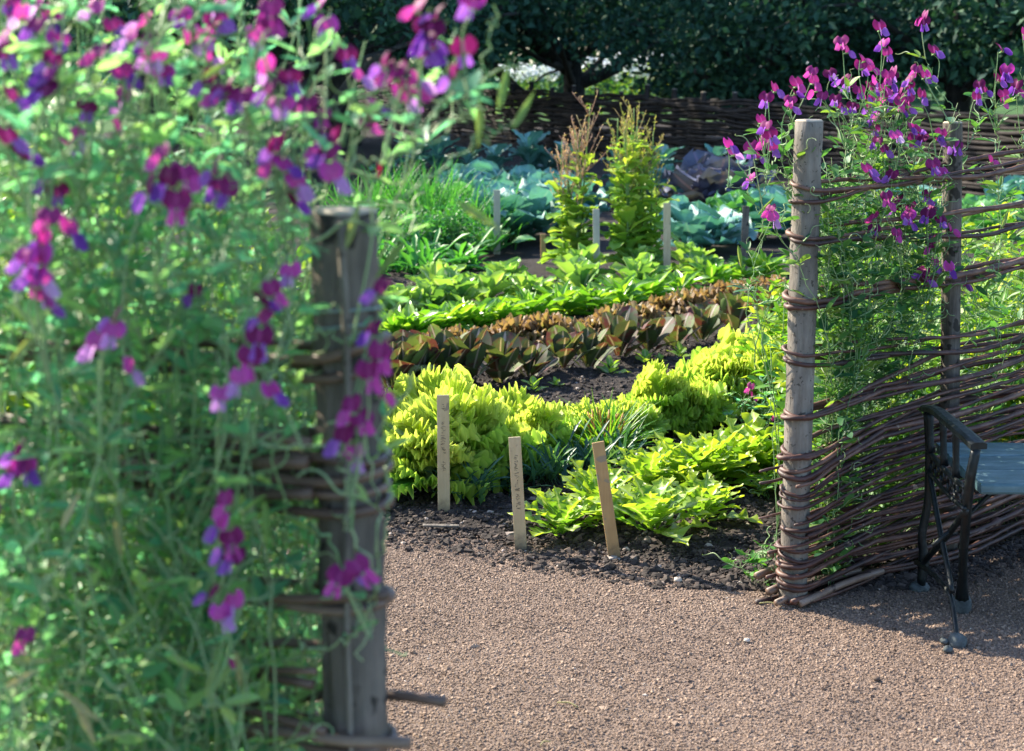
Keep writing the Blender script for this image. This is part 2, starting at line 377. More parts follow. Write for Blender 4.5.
M['bark_dark'] = wood_mat('apple bark', (.02, .022, .022), (.045, .045, .042), (.08, .078, .07), (16, 16, 3), .9, .02)
M['post'] = wood_mat('grey post wood', (.08, .068, .058), (.19, .165, .14), (.31, .28, .245), (45, 45, 9.0), .88, .006, ((.07, .06, .05), 85, .63))
M['post_near'] = wood_mat('weathered post wood', (.05, .042, .035), (.145, .124, .106), (.28, .23, .18), (40, 40, 3.5), .9, .012, ((.04, .035, .03), 28, .6))
M['cut'] = wood_mat('cut wood end', (.3, .24, .17), (.42, .36, .28), (.5, .44, .36), (40, 40, 40), .8, .001)
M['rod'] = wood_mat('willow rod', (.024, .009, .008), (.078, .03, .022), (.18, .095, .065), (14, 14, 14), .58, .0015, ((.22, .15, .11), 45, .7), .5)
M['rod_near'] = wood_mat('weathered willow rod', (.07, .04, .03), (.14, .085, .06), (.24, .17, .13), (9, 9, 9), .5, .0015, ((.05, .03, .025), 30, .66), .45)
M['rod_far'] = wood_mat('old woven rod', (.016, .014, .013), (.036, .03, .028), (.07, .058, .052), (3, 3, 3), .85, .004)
M['label_pale'] = wood_mat('pale label wood', (.40, .30, .17), (.52, .41, .25), (.62, .51, .34), (70, 70, 5), .7, .0012, ((.3, .24, .17), 24, .62), .2, .06)
M['label_tan'] = wood_mat('tan label wood', (.36, .22, .10), (.47, .30, .14), (.55, .38, .2), (70, 70, 5), .65, .0012, ((.3, .24, .17), 24, .62), .2, .06)
M['label_grey'] = wood_mat('grey label wood', (.3, .27, .22), (.42, .38, .3), (.5, .46, .38), (90, 90, 4), .7, .0012)
m, nt, out = new_mat('pencil writing'); principled(nt, out, (.16, .13, .1), .8, .1); M['pencil'] = m
m, nt, out = new_mat('jute string'); principled(nt, out, (.2, .28, .26), .9, .1); M['string'] = m

m, nt, out = new_mat('painted iron')
n1 = noise(nt, 38, 5); col = ramp(nt, n1, [(.35, (.004, .006, .007)), (.58, (.007, .011, .012)), (.76, (.035, .04, .04))])
principled(nt, out, col, ramp(nt, n1, [(.3, (.3,) * 3), (.7, (.6,) * 3)]), .3, bump(nt, n1, .002)); M['iron'] = m
m, nt, out = new_mat('rough foot')
n1 = noise(nt, 40, 5); col = ramp(nt, n1, [(.35, (.03, .038, .04)), (.6, (.085, .1, .105))])
principled(nt, out, col, .8, .3, bump(nt, n1, .003)); M['foot'] = m
tc = None
m, nt, out = new_mat('weathered seat plank')
t_ = nt.nodes.new('ShaderNodeTexCoord'); mp = nt.nodes.new('ShaderNodeMapping'); mp.inputs['Scale'].default_value = (5, 40, 40)
nt.links.new(t_.outputs['Object'], mp.inputs[0]); n1 = noise(nt, 1, 6, .65, mp.outputs[0]); n2 = noise(nt, 9, 4)
col = ramp(nt, math_(nt, 'ADD', math_(nt, 'MULTIPLY', n1, .6), math_(nt, 'MULTIPLY', n2, .4)), [(.3, (.03, .065, .075)), (.5, (.06, .12, .135)), (.68, (.2, .27, .28))])
principled(nt, out, col, .45, .5, bump(nt, n1, .003)); M['seat'] = m

m, nt, out = new_mat('gravel pebble')
r, g, b = tints(nt)
col = ramp(nt, r, [(0, (.06, .042, .034)), (.25, (.155, .106, .078)), (.55, (.26, .18, .133)), (.85, (.37, .275, .21)), (1, (.55, .48, .42))])
principled(nt, out, col, .8, .25); M['pebble'] = m
m, nt, out = new_mat('gravel path')
n1 = noise(nt, 240, 3, .7); n2 = noise(nt, 2.2, 4)
col = ramp(nt, n1, [(.3, (.09, .066, .055)), (.5, (.22, .16, .13)), (.72, (.4, .31, .25))])
col = mixc(nt, math_(nt, 'MULTIPLY', n2, .5), col, (.16, .115, .09))
principled(nt, out, col, .9, .2, bump(nt, n1, .006)); M['gravel'] = m
m, nt, out = new_mat('garden soil')
n1 = noise(nt, 70, 6, .7); n2 = noise(nt, 1.6, 3)
col = ramp(nt, n1, [(.3, (.011, .009, .009)), (.55, (.034, .027, .025)), (.8, (.08, .064, .056))])
principled(nt, out, col, .92, .25, bump(nt, n1, .02)); M['soil'] = m
m, nt, out = new_mat('soil crumb')
r, g, b = tints(nt)
col = ramp(nt, r, [(0, (.016, .012, .011)), (.5, (.05, .038, .033)), (.86, (.12, .09, .075)), (1, (.32, .27, .24))])
principled(nt, out, col, .9, .3); M['clod'] = m
m, nt, out = new_mat('meadow ground')
n1 = noise(nt, .7, 6, .65); n2 = noise(nt, 12, 3)
col = ramp(nt, n1, [(.3, (.03, .07, .03)), (.6, (.07, .14, .05)), (.8, (.12, .17, .07))])
principled(nt, out, col, .95, .1, bump(nt, n2, .05)); M['meadow'] = m

# ------------------------------------------------------------------ world, sun, camera
SUN_EL, SUN_AZ = math.radians(36), math.radians(-51)       # azimuth measured from +Y towards +X
wd = bpy.data.worlds.new('World'); SC.world = wd; wd.use_nodes = True
nt = wd.node_tree; nt.nodes.clear()
sky = nt.nodes.new('ShaderNodeTexSky'); sky.sky_type = 'NISHITA'; sky.sun_disc = False
sky.ozone_density = 3.5; sky.sun_elevation = SUN_EL; sky.sun_rotation = SUN_AZ
bg = nt.nodes.new('ShaderNodeBackground'); bg.inputs[1].default_value = .15
wo = nt.nodes.new('ShaderNodeOutputWorld')
nt.links.new(sky.outputs[0], bg.inputs[0]); nt.links.new(bg.outputs[0], wo.inputs[0])
ld = bpy.data.lights.new('sun', 'SUN'); ld.energy = 5.0; ld.angle = math.radians(.55); ld.color = (1, .90, .72)
lo = bpy.data.objects.new('sun', ld); COL.objects.link(lo)
sd = Vector((math.sin(SUN_AZ) * math.cos(SUN_EL), math.cos(SUN_AZ) * math.cos(SUN_EL), math.sin(SUN_EL)))
lo.rotation_euler = sd.to_track_quat('Z', 'Y').to_euler(); lo.location = (0, 0, 12)
cam = bpy.data.cameras.new('camera'); co = bpy.data.objects.new('camera', cam); COL.objects.link(co)
co.location = (0, 0, HC); co.rotation_euler = (PI / 2 - PITCH, 0, 0)
cam.sensor_width = 36; cam.lens = F / W * 36; cam.clip_end = 400; cam.clip_start = .05
cam.dof.use_dof = True; cam.dof.focus_distance = 5.0; cam.dof.aperture_fstop = cam.lens / 1000 / .010
SC.camera = co
vs = SC.view_settings; vs.view_transform = 'Standard'; vs.look = 'None'; vs.exposure = 1.62; vs.gamma = 1
cy = SC.cycles
cy.max_bounces = 6; cy.diffuse_bounces = 3; cy.glossy_bounces = 2; cy.transmission_bounces = 4; cy.transparent_max_bounces = 4
cy.caustics_reflective = False; cy.caustics_refractive = False
try: cy.sample_clamp_indirect = 4.0
except Exception: pass

# ------------------------------------------------------------------ ground
ORD = ['first', 'second', 'third', 'fourth', 'fifth', 'sixth', 'seventh', 'eighth', 'ninth', 'tenth', 'eleventh', 'twelfth', 'thirteenth', 'fourteenth', 'fifteenth', 'sixteenth', 'seventeenth', 'eighteenth', 'nineteenth', 'twentieth']
P1 = at(793, 602); P2 = at(950, 557)
FD = nrm(P2 - P1); FN = np.array([FD[1], -FD[0], 0.0])          # FN points to the camera side
edge_x = np.array([-6, -.45, .03, .5, P1[0] - .05, P1[0] + .0, P2[0], 4.5])
edge_y = np.array([5.6, 4.95, 4.70, 4.50, P1[1] + .06, P1[1] + .02, P2[1] - .02, P2[1] + (4.5 - P2[0]) * FD[1] / FD[0]])
def edge(x): return np.interp(x, edge_x, edge_y)
def vnoise(x, y, f, seed):
    x = np.asarray(x) * f; y = np.asarray(y) * f
    r = np.random.default_rng(seed).random((64, 64))
    i, j = np.floor(x).astype(int), np.floor(y).astype(int); fx, fy = x - i, y - j
    fx = fx * fx * (3 - 2 * fx); fy = fy * fy * (3 - 2 * fy)
    g = lambda a, b: r[a % 64, b % 64]
    return (g(i, j) * (1 - fx) + g(i + 1, j) * fx) * (1 - fy) + (g(i, j + 1) * (1 - fx) + g(i + 1, j + 1) * fx) * fy
def hsoil(x, y):
    k = np.clip((y - edge(x) + .05) / .35, 0, 1); k = k * k * (3 - 2 * k)
    h = .028 * vnoise(x, y, 3, 1) + .03 * vnoise(x, y, 9, 2) + .022 * vnoise(x, y, 24, 3) - .03
    return -.014 + k * (.014 + h)
def hpath(x, y): return .006 * vnoise(x, y, 2.5, 5) + .005 * vnoise(x, y, 9, 6) - .004
def sheet(name, x0, x1, y0, y1, nx, ny, hf, mat):
    X, Y = np.meshgrid(np.linspace(x0, x1, nx), np.linspace(y0, y1, ny))
    mb = MB(); mb.grid(np.stack([X, Y, hf(X, Y)], -1)); o = mb.build(name, mat); tag(o, kind='structure'); return o
sheet('garden_soil', -4.5, 6, 4.2, 11, 420, 270, hsoil, M['soil'])
sheet('far_garden_soil', -8, 9, 10.9, 36, 90, 120, lambda x, y: -.03 + .03 * vnoise(x, y, 3, 1), M['soil'])
def hpathx(x, y): return np.where(y > edge(x) + .12, -.06, hpath(x, y) - .02 * np.clip((y - edge(x)) / .1, 0, 1))
sheet('gravel_path', -4.5, 6, .2, 5.9, 300, 220, hpathx, M['gravel'])
mb = MB(); mb.grid(np.array([[[-300, -60, -.09], [300, -60, -.09]], [[-300, 340, -.09], [300, 340, -.09]]], float))
tag(mb.build('meadow_ground', M['meadow']), kind='structure')

# loose gravel on the path
s_ = .0056
gx, gy = np.meshgrid(np.arange(-.95, 2.0, s_), np.arange(3.1, 5.25, s_))
gx = gx.ravel() + rng.uniform(-.5, .5, gx.size) * s_; gy = gy.ravel() + rng.uniform(-.5, .5, gy.size) * s_
keep = rng.random(gx.size) < np.clip((edge(gx) + .10 - gy) / .28, 0, .82)
keep &= np.abs(gx) < .42 * gy + .2
gx, gy = gx[keep], gy[keep]
sz = np.exp(rng.normal(math.log(.0024), .3, gx.size)).clip(.0014, .0075)
z = hpath(gx, gy) + sz * .25
tn = np.clip(rng.normal(.45, .155, gx.size) + .22 * (vnoise(gx, gy, 5, 9) - .5) + .22 * (vnoise(gx, gy, 1.6, 12) - .5) - .35 * np.clip((gy - edge(gx) + .25) / .3, 0, 1), 0, 1)
mb = MB(); lumps(mb, np.stack([gx, gy, z], -1), sz * 1.15, np.stack([tn] * 3, -1), fine=False)
tag(mb.build('gravel', M['pebble'], smooth=False), kind='stuff')
# soil crumbs on the beds
n = 90000
cy_ = 4.3 + 6.5 * rng.random(n) ** 1.7; cx_ = rng.uniform(-1, 1, n) * (.36 * cy_ + .2)
k = cy_ > edge(cx_) - .25 + .15 * rng.random(n); cx_, cy_ = cx_[k], cy_[k]
sz = np.exp(rng.normal(math.log(.0042), .45, len(cx_))).clip(.0016, .013)
hh = np.maximum(hsoil(cx_, cy_), np.where(cy_ < edge(cx_) + .1, hpath(cx_, cy_), -1))
tn = np.clip(rng.normal(.38, .2, len(cx_)), 0, .95); tn[rng.random(len(cx_)) < .012] = 1
mb = MB(); lumps(mb, np.stack([cx_, cy_, hh + sz * .2], -1), sz, np.stack([tn] * 3, -1))
tag(mb.build('soil_crumbs', M['clod'], smooth=False), kind='stuff')
#GROUND_END

# ------------------------------------------------------------------ posts and woven fences
def post_mesh(mb, P, h, r, lean=(0, 0), sides=18, mat=0, capmat=1, rough=.025):
    n = 40; t = np.linspace(0, 1, n)
    C = np.stack([P[0] + lean[0] * t, P[1] + lean[1] * t, -.12 + (h + .12) * t], -1)
    a = np.linspace(0, 2 * PI, sides, endpoint=False)
    R = r * (1 + .05 * np.sin(3 * a + P[0])[None] + rough * rng.normal(size=(n, sides)) + rough * rng.normal(size=(1, sides)) + .05 * (.5 - t)[:, None])
    for kk in range(4):                                             # knots
        kt, ka = rng.random(), rng.random() * 2 * PI
        R = R * (1 + .10 * np.exp(-((t[:, None] - kt) / .02) ** 2 - ((np.angle(np.exp(1j * (a - ka))))[None] / .35) ** 2))
    G = C[:, None] + R[..., None] * np.stack([np.cos(a), np.sin(a), 0 * a], -1)[None]
    b = mb.n; mb.grid(G, mat, (.5, .5, .5), wrap=True)
    top = G[-1] + np.array([0, 0, .004]) + .12 * (C[-1] - G[-1]); b2 = mb.verts(top, (.5, .5, 1)); c = mb.verts([C[-1] + [0, 0, .006]], (.5, .5, 1))
    e = b + (n - 1) * sides; k = np.arange(sides); k2 = (k + 1) % sides
    mb.quads(np.stack([e + k, e + k2, b2 + k2, b2 + k], -1), capmat)
    mb.tris(np.stack([np.full(sides, c), b2 + k, b2 + k2], -1), capmat)

def rod_path(s, P0, D, Nn, zs, sp, sign, amp, jit, off=0.0, L=1.0):
    """weave past posts that stand every sp along the line"""
    ph = random.random() * 9
    o = sign * amp * np.cos(PI * s / sp) + off + jit * .5 * np.sin(s * 5 + ph)
    z = np.interp(s, zs[0], zs[1]) + jit * np.sin(s * 4.1 + ph * 2) + jit * .5 * np.sin(s * 11 + ph)
    return P0[None] + s[:, None] * D[None] + o[:, None] * Nn[None] + np.stack([0 * s, 0 * s, z], -1)

def smooth_interp(zs, n=80):
    p = smooth_path(np.array([(a, b) for a, b in zs]), n); return p[:, 0], p[:, 1]

fr = empty('wattle_fence', P1)
tag(fr, 'wattle fence of dark rods behind the iron bench, with a pale end post', 'fence')
SPAN = float(np.linalg.norm(P2 - P1)); LEN = SPAN * 3.3
P1l = np.zeros(3)
h1 = at_y(809, 121, P1[1] + .02)
mb = MB(); post_mesh(mb, P1l, h1[2], .0375, (h1[0] - P1[0], .02))
o = mb.build('post', [M['post'], M['cut']], fr); o['label'] = 'pale thick end post with sawn top'
h2 = at_y(953, 123, P2[1])
mb = MB(); post_mesh(mb, P2 - P1, h2[2], .028, (h2[0] - P2[0], 0.0)); o = mb.build('post', [M['post_near'], M['cut']], fr); o['label'] = 'thin grey post half hidden by sweet peas'
for k in (2, 3):
    mb = MB(); post_mesh(mb, (P2 - P1) * k, 1.25 + .05 * k, .029, (.01, 0)); mb.build('post', [M['post_near'], M['cut']], fr)
_post1 = (np.zeros(2), np.array([h1[0] - P1[0], .02]), h1[2])
def add_rod(zs, r, hair=True, sign=1, s_end=None, start=None):
    s_end = s_end or LEN * random.uniform(.8, 1.0)
    zz = smooth_interp(zs)
    s = np.arange(.06, s_end, .03)
    front = rod_path(s, np.zeros(3), FD, FN, zz, SPAN, sign, .040, .004)
    w = np.clip((s - .04) / .25, 0, 1)
    if hair:
        z0 = zs[0][1]; cx = _post1[1] * (z0 / _post1[2])
        rr = .0375 + r + random.uniform(0, .004)
        out = random.choice([0, 0, 0, 0, .012, .03]) * (1 if z0 < .5 else .3)
        a = np.linspace(0, PI, 11)
        tl = random.uniform(-.015, .03)
        arc = np.stack([cx[0] + (np.sin(-a) * (rr + out * np.sin(a)))[:] * FD[0] + np.cos(a) * rr * FN[0],
                        cx[1] + (np.sin(-a) * (rr + out * np.sin(a))) * FD[1] + np.cos(a) * rr * FN[1],
                        z0 + tl * a / PI], -1)
        s2 = np.arange(.06, s_end * random.uniform(.5, .95), .03)
        back = rod_path(s2, np.zeros(3), FD, FN, (zz[0], zz[1] + tl * .6), SPAN, -sign, .040, .004)
        sg = 1 if sign > 0 else -1
        if sg < 0: arc = arc[::-1]
        path = np.vstack([front[::-1], arc, back]) if sg > 0 else np.vstack([back[::-1], arc[::-1][::-1], front])
        if sg < 0: path = np.vstack([front[::-1], arc, back])
    else:
        st = start if start is not None else random.choice((-.05, -.06, -.08, -.1, .0, .02))
        pre = np.arange(st, .06, .03)
        o_ = sign * (.043 + 0 * pre)
        path = np.vstack([pre[:, None] * FD[None] + o_[:, None] * FN[None] + np.stack([0 * pre, 0 * pre, zs[0][1] + 0 * pre], -1), front])
    # light smoothing so that nothing kinks
    for _ in range(2): path[1:-1] = .25 * path[:-2] + .5 * path[1:-1] + .25 * path[2:]
    n = len(path); mb = MB()
    tp = np.linspace(1.25, .65, n) if random.random() < .5 else np.linspace(.65, 1.25, n)
    for kn in rng.integers(2, n - 2, max(3, n // 14)): tp[kn] *= random.uniform(1.18, 1.4)
    path = path + np.cumsum(rng.normal(size=path.shape) * .0006, 0) * [1, 1, 1.3]
    tube(mb, path, r * random.uniform(.8, 1.2) * tp, 7, 0, (random.random(), .5, 0), lump=.05)
    mb.build('rod', M['rod'], fr)
U = [(1.105, 1.175, 1.2, .0065, 1), (1.125, 1.13, 1.16, .006, 1), (1.00, 1.025, 1.04, .006, 1), (.99, .965, .99, .006, -1), (.842, .862, .885, .0065, 1),
     (.828, .845, .86, .006, -1), (.692, .668, .68, .006, 1), (.68, .642, .655, .0065, 1), (.545, .588, .605, .007, 1), (.532, .565, .58, .007, 1), (.525, .61, .62, .006, -1)]
for z0, z1, z2, r, sg in U:
    add_rod([(0, z0), (.2, z0 * .6 + z1 * .4), (SPAN, z1), (SPAN * 1.6, z2), (LEN, z2 - .02)], r, True, sg)
ND = 35
for k in range(ND):
    f = k / (ND - 1)
    z0 = .40 * (1 - f) ** 1.05 + .012 + random.uniform(-.009, .012); z1 = .495 * (1 - f) + .018 + random.uniform(-.008, .008)
    mid_ = z0 + (z1 - z0) * .46 + .006 * (1 - f)
    add_rod([(0, z0), (.22, mid_), (SPAN, z1), (SPAN * 1.7, z1 + .01), (LEN, z1 - .01)], random.uniform(.0048, .0074), random.random() < .52, 1 if k % 2 else -1)
for (px, py, r) in ((756, 576, .010), (768, 592, .011), (770, 556, .009), (800, 604, .010), (776, 603, .009)):   # cut ends sticking out beyond the post
    q = at(px, py, .02 + .05 * (600 - py) / 40) - P1
    e = q + FD * .34 + np.array([0, .02, .02]); mb = MB()
    tube(mb, smooth_path([q, (q + e) / 2 + [0, 0, .008], e], 9), r, 8, 0, (.95, .5, 0)); mb.build('rod', M['rod_near'], fr)

# near fence at the other side of the gap
Q1 = at_y(343, 212, 1.81); Q1b = np.array([at_y(357, 700, 1.79)[0], 1.79, 0])
QD = nrm([-.955, .30, 0]); QN = np.array([QD[1], -QD[0], 0]) * -1
if QN[1] > 0: QN = -QN
fl = empty('wattle_fence', Q1b)
tag(fl, 'wattle fence buried in the big sweet pea mass, with a thick grey post', 'fence')
mb = MB(); post_mesh(mb, np.zeros(3), Q1[2], .0375, (Q1[0] - Q1b[0] , Q1[1] - Q1b[1]), 28, rough=.038)
o = mb.build('post', [M['post_near'], M['cut']], fl)
mb = MB(); tube(mb, [(Q1[0] - Q1b[0] + .004 + .003 * math.sin(9 * k), -.0385 + .002 * math.sin(14 * k), Q1[2] - .006 - k) for k in np.linspace(.0, .75, 22)], np.linspace(.0048, .003, 22), 6, lump=.18)
o.data.name = 'post'
mb.build('bark_seam', M['post'], o)
for k in (1, 2, 3):
    mb = MB(); post_mesh(mb, QD * .6 * k, 1.2, .033, (.01, .01)); mb.build('post', [M['post_near'], M['cut']], fl)
def near_z(py): return at_y(350, py, 1.80)[2]
def near_rod(zs, r, sign, s0=-.07, s1=1.9, rise=0.0):
    s = np.arange(s0, s1, .025); ph = random.random() * 8
    zz = np.interp(s, [s0, 0, .3, 1.0, 2], [zs + rise, zs, zs - .01, zs + .01, zs])
    o_ = sign * .047 * np.cos(PI * np.clip(s, 0, 9) / .6)
    P = s[:, None] * QD[None] * -1 * -1 + o_[:, None] * QN[None] + np.stack([0 * s, 0 * s, zz + .009 * np.sin(7 * s + ph) + .005 * np.sin(17 * s + ph) + .03 * math.sin(ph * 3) * s], -1)
    mb = MB(); tube(mb, P, r * np.linspace(1, .8, len(s)), 9, 0, (random.random(), .5, 0), lump=.03); mb.build('rod', M['rod_near'], fl)
def near_ring(py, r, tilt, tail, sx=1):
    """a rod wrapped around the post, both ends running back along the fence"""
    z0 = near_z(py); a = np.linspace(-.1 * PI, 1.1 * PI, 17)
    rr = .041 + r
    lean = np.array([Q1[0] - Q1b[0], Q1[1] - Q1b[1]]) * z0 / Q1[2]
    arc = np.stack([lean[0] + rr * (np.sin(a) * -QD[0] + np.cos(a) * QN[0]), lean[1] + rr * (np.sin(a) * -QD[1] + np.cos(a) * QN[1]), z0 + tilt * np.sin(a) * .5], -1)
    s = np.arange(.04, tail, .03)[:, None]
    f1 = arc[0] + s * QD - np.array([0, 0, 1]) * tilt * s * .6 - QN * s * .12; b1 = arc[-1] + s * QD + QN * s * .1
    P = np.vstack([f1[::-1], arc, b1])
    for _ in range(2): P[1:-1] = .25 * P[:-2] + .5 * P[1:-1] + .25 * P[2:]
    mb = MB(); tube(mb, P, r, 8, 0, (random.random(), .5, 0), lump=.03); mb.build('rod', M['rod_near'], fl)
near_ring(352, .0065, .035, .45); near_ring(373, .0055, .02, .5); near_ring(505, .0065, .01, .6); near_ring(738, .006, .004, .5); near_ring(452, .006, -.012, .5); near_ring(474, .0065, .02, .45); near_ring(487, .005, .006, .5); near_ring(600, .006, .01, .5)
for py, r, sg, s0, rise, s1 in ((443, .007, 1, .03, 0, .3), (452, .008, -1, .03, 0, .4), (463, .009, 1, .035, 0, .2), (474, .006, -1, .02, .004, .4), (486, .007, 1, .03, 0, .3), (576, .007, 1, -.062, .0, .2),
                            (655, .005, 1, .03, .0, .2), (668, .007, -1, .04, 0, .25), (680, .006, 1, .035, 0, .2), (706, .006, 1, .02, 0, .3), (716, .007, -1, -.095, .004, .4), (731, .0075, 1, -.085, .022, .3), (745, .007, -1, .02, 0, .4)):
    near_rod(near_z(py), r, sg, s0, s1 * (.42 if sg > 0 else .6) + .04, rise)
for z_ in np.linspace(.02, .34, 16): near_rod(z_, random.uniform(.006, .010), random.choice((-1, 1)), random.uniform(-.06, .02), random.uniform(.7, 1.9))
for py in (309, 328):
    z0 = near_z(py); a = np.linspace(0, 2 * PI, 30); lean = np.array([Q1[0] - Q1b[0], Q1[1] - Q1b[1]]) * z0 / Q1[2]
    mb = MB(); tube(mb, np.stack([lean[0] + .0415 * np.cos(a), lean[1] + .0415 * np.sin(a), z0 + .008 * np.cos(a + 1) * (1 if py > 320 else .4)], -1), .0016, 5, 0, caps=False)
    mb.build('string', M['string'], fl)

# far woven fence
B0, B1 = np.array([-6.0, 41.5, 0]), np.array([8.3, 10.3, 0])
BD = nrm(B1 - B0); BN = np.array([BD[1], -BD[0], 0]); BL = float(np.linalg.norm(B1 - B0))
fb = empty('wattle_fence', B0); tag(fb, 'long low woven fence of dark rods in shade beyond the cabbages', 'fence')
bp = []
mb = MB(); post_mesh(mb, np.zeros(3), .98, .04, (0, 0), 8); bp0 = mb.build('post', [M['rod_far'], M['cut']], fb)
for k in range(1, int(BL / .8)):
    c = bp0.copy(); COL.objects.link(c); c.parent = fb; c.location = BD * .8 * k; c.scale = (1, 1, random.uniform(.94, 1.08)); c.rotation_euler[2] = k
BH = 33
for k in range(BH):
    z0 = .02 + .88 * k / BH
    cuts = [0, BL * random.uniform(.25, .4), BL * random.uniform(.6, .75), BL]
    for a, b in zip(cuts[:-1], cuts[1:]):
        s = np.arange(a, b + .3, .2); ph = random.random() * 9
        o_ = (1 if k % 2 else -1) * .05 * np.cos(PI * s / .8)
        z = z0 + .018 * np.sin(s * 2.1 + ph) + .012 * np.sin(s * 5.3 + ph) + random.uniform(-.006, .006)
        mb = MB(); tube(mb, s[:, None] * BD + o_[:, None] * BN + np.stack([0 * s, 0 * s, z], -1), random.uniform(.018, .024), 5, 0, (random.random(), .5, 0), caps=False, lump=.06)
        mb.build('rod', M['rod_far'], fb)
#FENCE_END

# ------------------------------------------------------------------ bench
def bench():
    base = np.array([1.12, 4.115, 0])
    root = empty('garden_bench', base)
    tag(root, 'cast iron bench with weathered blue grey plank seat and curved arm beside the wattle fence', 'bench')
    YR, YF = 4.30, 3.87
    L = lambda px, py, t: at_y(px, py, YR + (YF - YR) * t) - base
    def end(dx, mirror=False):
        off = np.array([dx, 0, 0])
        fr_ = MB()
        A = [L(925, 408, 0), L(936, 410, .2), L(950, 421, .55), L(966, 434, .85), L(979, 446, 1.02)]
        ap = smooth_path(np.array(A) + off, 16)
        mbA = MB(); 
        T, S_, B_ = frames(ap); w = .021; th = .009
        ring = []
        for (a, b) in ((-w, -th), (-w, th * .5), (-w * .5, th), (w * .5, th), (w, th * .5), (w, -th)):
            ring.append(ap + S_ * a * np.linspace(.75, 1.05, 16)[:, None] + np.array([0, 0, 1.0]) * b)
        G = np.stack(ring, 1); mbA.grid(G, 0, (.5, .5, .5), wrap=True)
        for e, rev in ((0, False), (15, True)):
            bb = mbA.verts(G[e], (.5, .5, .5)); q = [bb + i for i in range(6)]
            mbA.quads([[q[0], q[1], q[2], q[5]], [q[2], q[3], q[4], q[5]]])
        arm = mbA.build('armrest', M['iron'], root, smooth=False)
        def bar(name, pts, r, par, flat=1.0, n=14, sides=8, mat='iron'):
            mb = MB(); tube(mb, smooth_path(np.array(pts) + off, n), r, sides, 0, flat=flat); return mb.build(name, M[mat], par)
        for (x0, y0, x1, y1, t) in ((930, 413, 931, 452, .08), (943, 417, 944, 466, .36), (956, 428, 956, 478, .66)):
            bar('spindle', [L(x0, y0, t), L((x0 + x1) / 2, (y0 + y1) / 2, t), L(x1, y1, t)], [.0095, .0085, .008, .0075, .0075, .008, .0095], arm, 1.3, 7)
        rl = bar('leg', [L(927, 412, .0), L(929, 450, 0), L(928, 500, 0), L(922, 535, .0), L(924, 558, 0), L(921, 585, .02)], np.interp(np.linspace(0, 1, 20), [0, .4, .7, .85, 1], [.011, .012, .013, .017, .012]), root, 1.0, 20)
        fl_ = bar('leg', [L(976, 449, 1.0), L(970, 480, 1), L(966, 520, .86), L(963, 560, .64), L(962, 598, .43)], np.interp(np.linspace(0, 1, 20), [0, .3, .8, .93, 1], [.0125, .0135, .0125, .0145, .02]), root, 1.0, 20)
        def ball(name, c, r, par, sq=(1, 1, 1)):
            mb = MB(); u = np.linspace(0, PI, 9); v = np.linspace(0, 2 * PI, 14, endpoint=False)
            R = r * (1 + .06 * rng.normal(size=(9, 14)) * np.sin(u)[:, None])
            P = np.stack([R * np.sin(u)[:, None] * np.cos(v), R * np.sin(u)[:, None] * np.sin(v), R * np.cos(u)[:, None] * np.ones(14)], -1) * np.array(sq)
            mb.grid(P + np.asarray(c) + off, 0, (.5, .5, .5), wrap=True); return mb.build(name, M['foot'], par)
        ball('foot', L(919, 588, 0.0) + [0, 0, 0], .026, rl, (1.15, 1, .8))
        ball('foot', L(962, 604, .42), .027, fl_, (.95, .95, 1.25))
        # scrolled apron under the seat
        ap2 = [L(929, 452, .03), L(938, 462, .25), L(952, 477, .62), L(966, 488, .97)]
        mb = MB(); pth = smooth_path(np.array(ap2) + off, 14); tube(mb, pth, .007, 6); pth2 = pth - np.array([0, 0, .055]); tube(mb, pth2, .006, 6)
        for i in range(2, 13, 2):
            c = (pth[i] + pth2[i]) / 2; a = np.linspace(0, 2.1 * PI, 16); d_ = nrm(pth[-1] - pth[0])
            rr = .023 * np.linspace(1, .45, 16)
            tube(mb, c + np.cos(a)[:, None] * rr[:, None] * d_ + np.sin(a)[:, None] * rr[:, None] * np.array([0, 0, 1.0]), .0042, 5)
        mb.build('apron', M['iron'], root)
        bar('brace', [L(929, 470, .05), L(937, 515, .3), L(946, 560, .6), L(952, 592, .8)], .0078, root)
        bar('brace', [L(966, 510, .95), L(948, 535, .55), L(930, 555, .12), L(921, 566, .0)], .0085, root)
        b3 = bar('brace', [L(916, 562, .0), L(934, 575, .4), L(947, 590, .7), L(952, 602, .8), L(955, 622, .93), L(957, 638, 1.0)], .0068, root, 1.0, 20)
        ball('foot', L(957, 642, 1.0), .025, b3)
        mb = MB()
        for (x, y, r) in ((944, 640, .012), (948, 650, .013)):
            pass
        return (L(1012, 497, .55), L(985, 535, .62), L(964, 548, .8))
    s = end(0.0); LEN_ = 1.28
    end(LEN_)
    for sx, dr in ((0, 1), (LEN_, -1)):                            # stays from the seat down to the legs
        mb = MB(); a = np.array([.045, -.05, .26]); 
        tube(mb, smooth_path([np.array([sx + dr * .17, -.02, .365]), np.array([sx + dr * .08, -.06, .29]), np.array([sx + dr * -.02, -.1, .22])], 8), .006, 6); mb.build('brace', M['iron'], root)
    # seat: three thick planks, front edge worn wavy
    zt = .418; x0, x1 = .062, LEN_ - .045
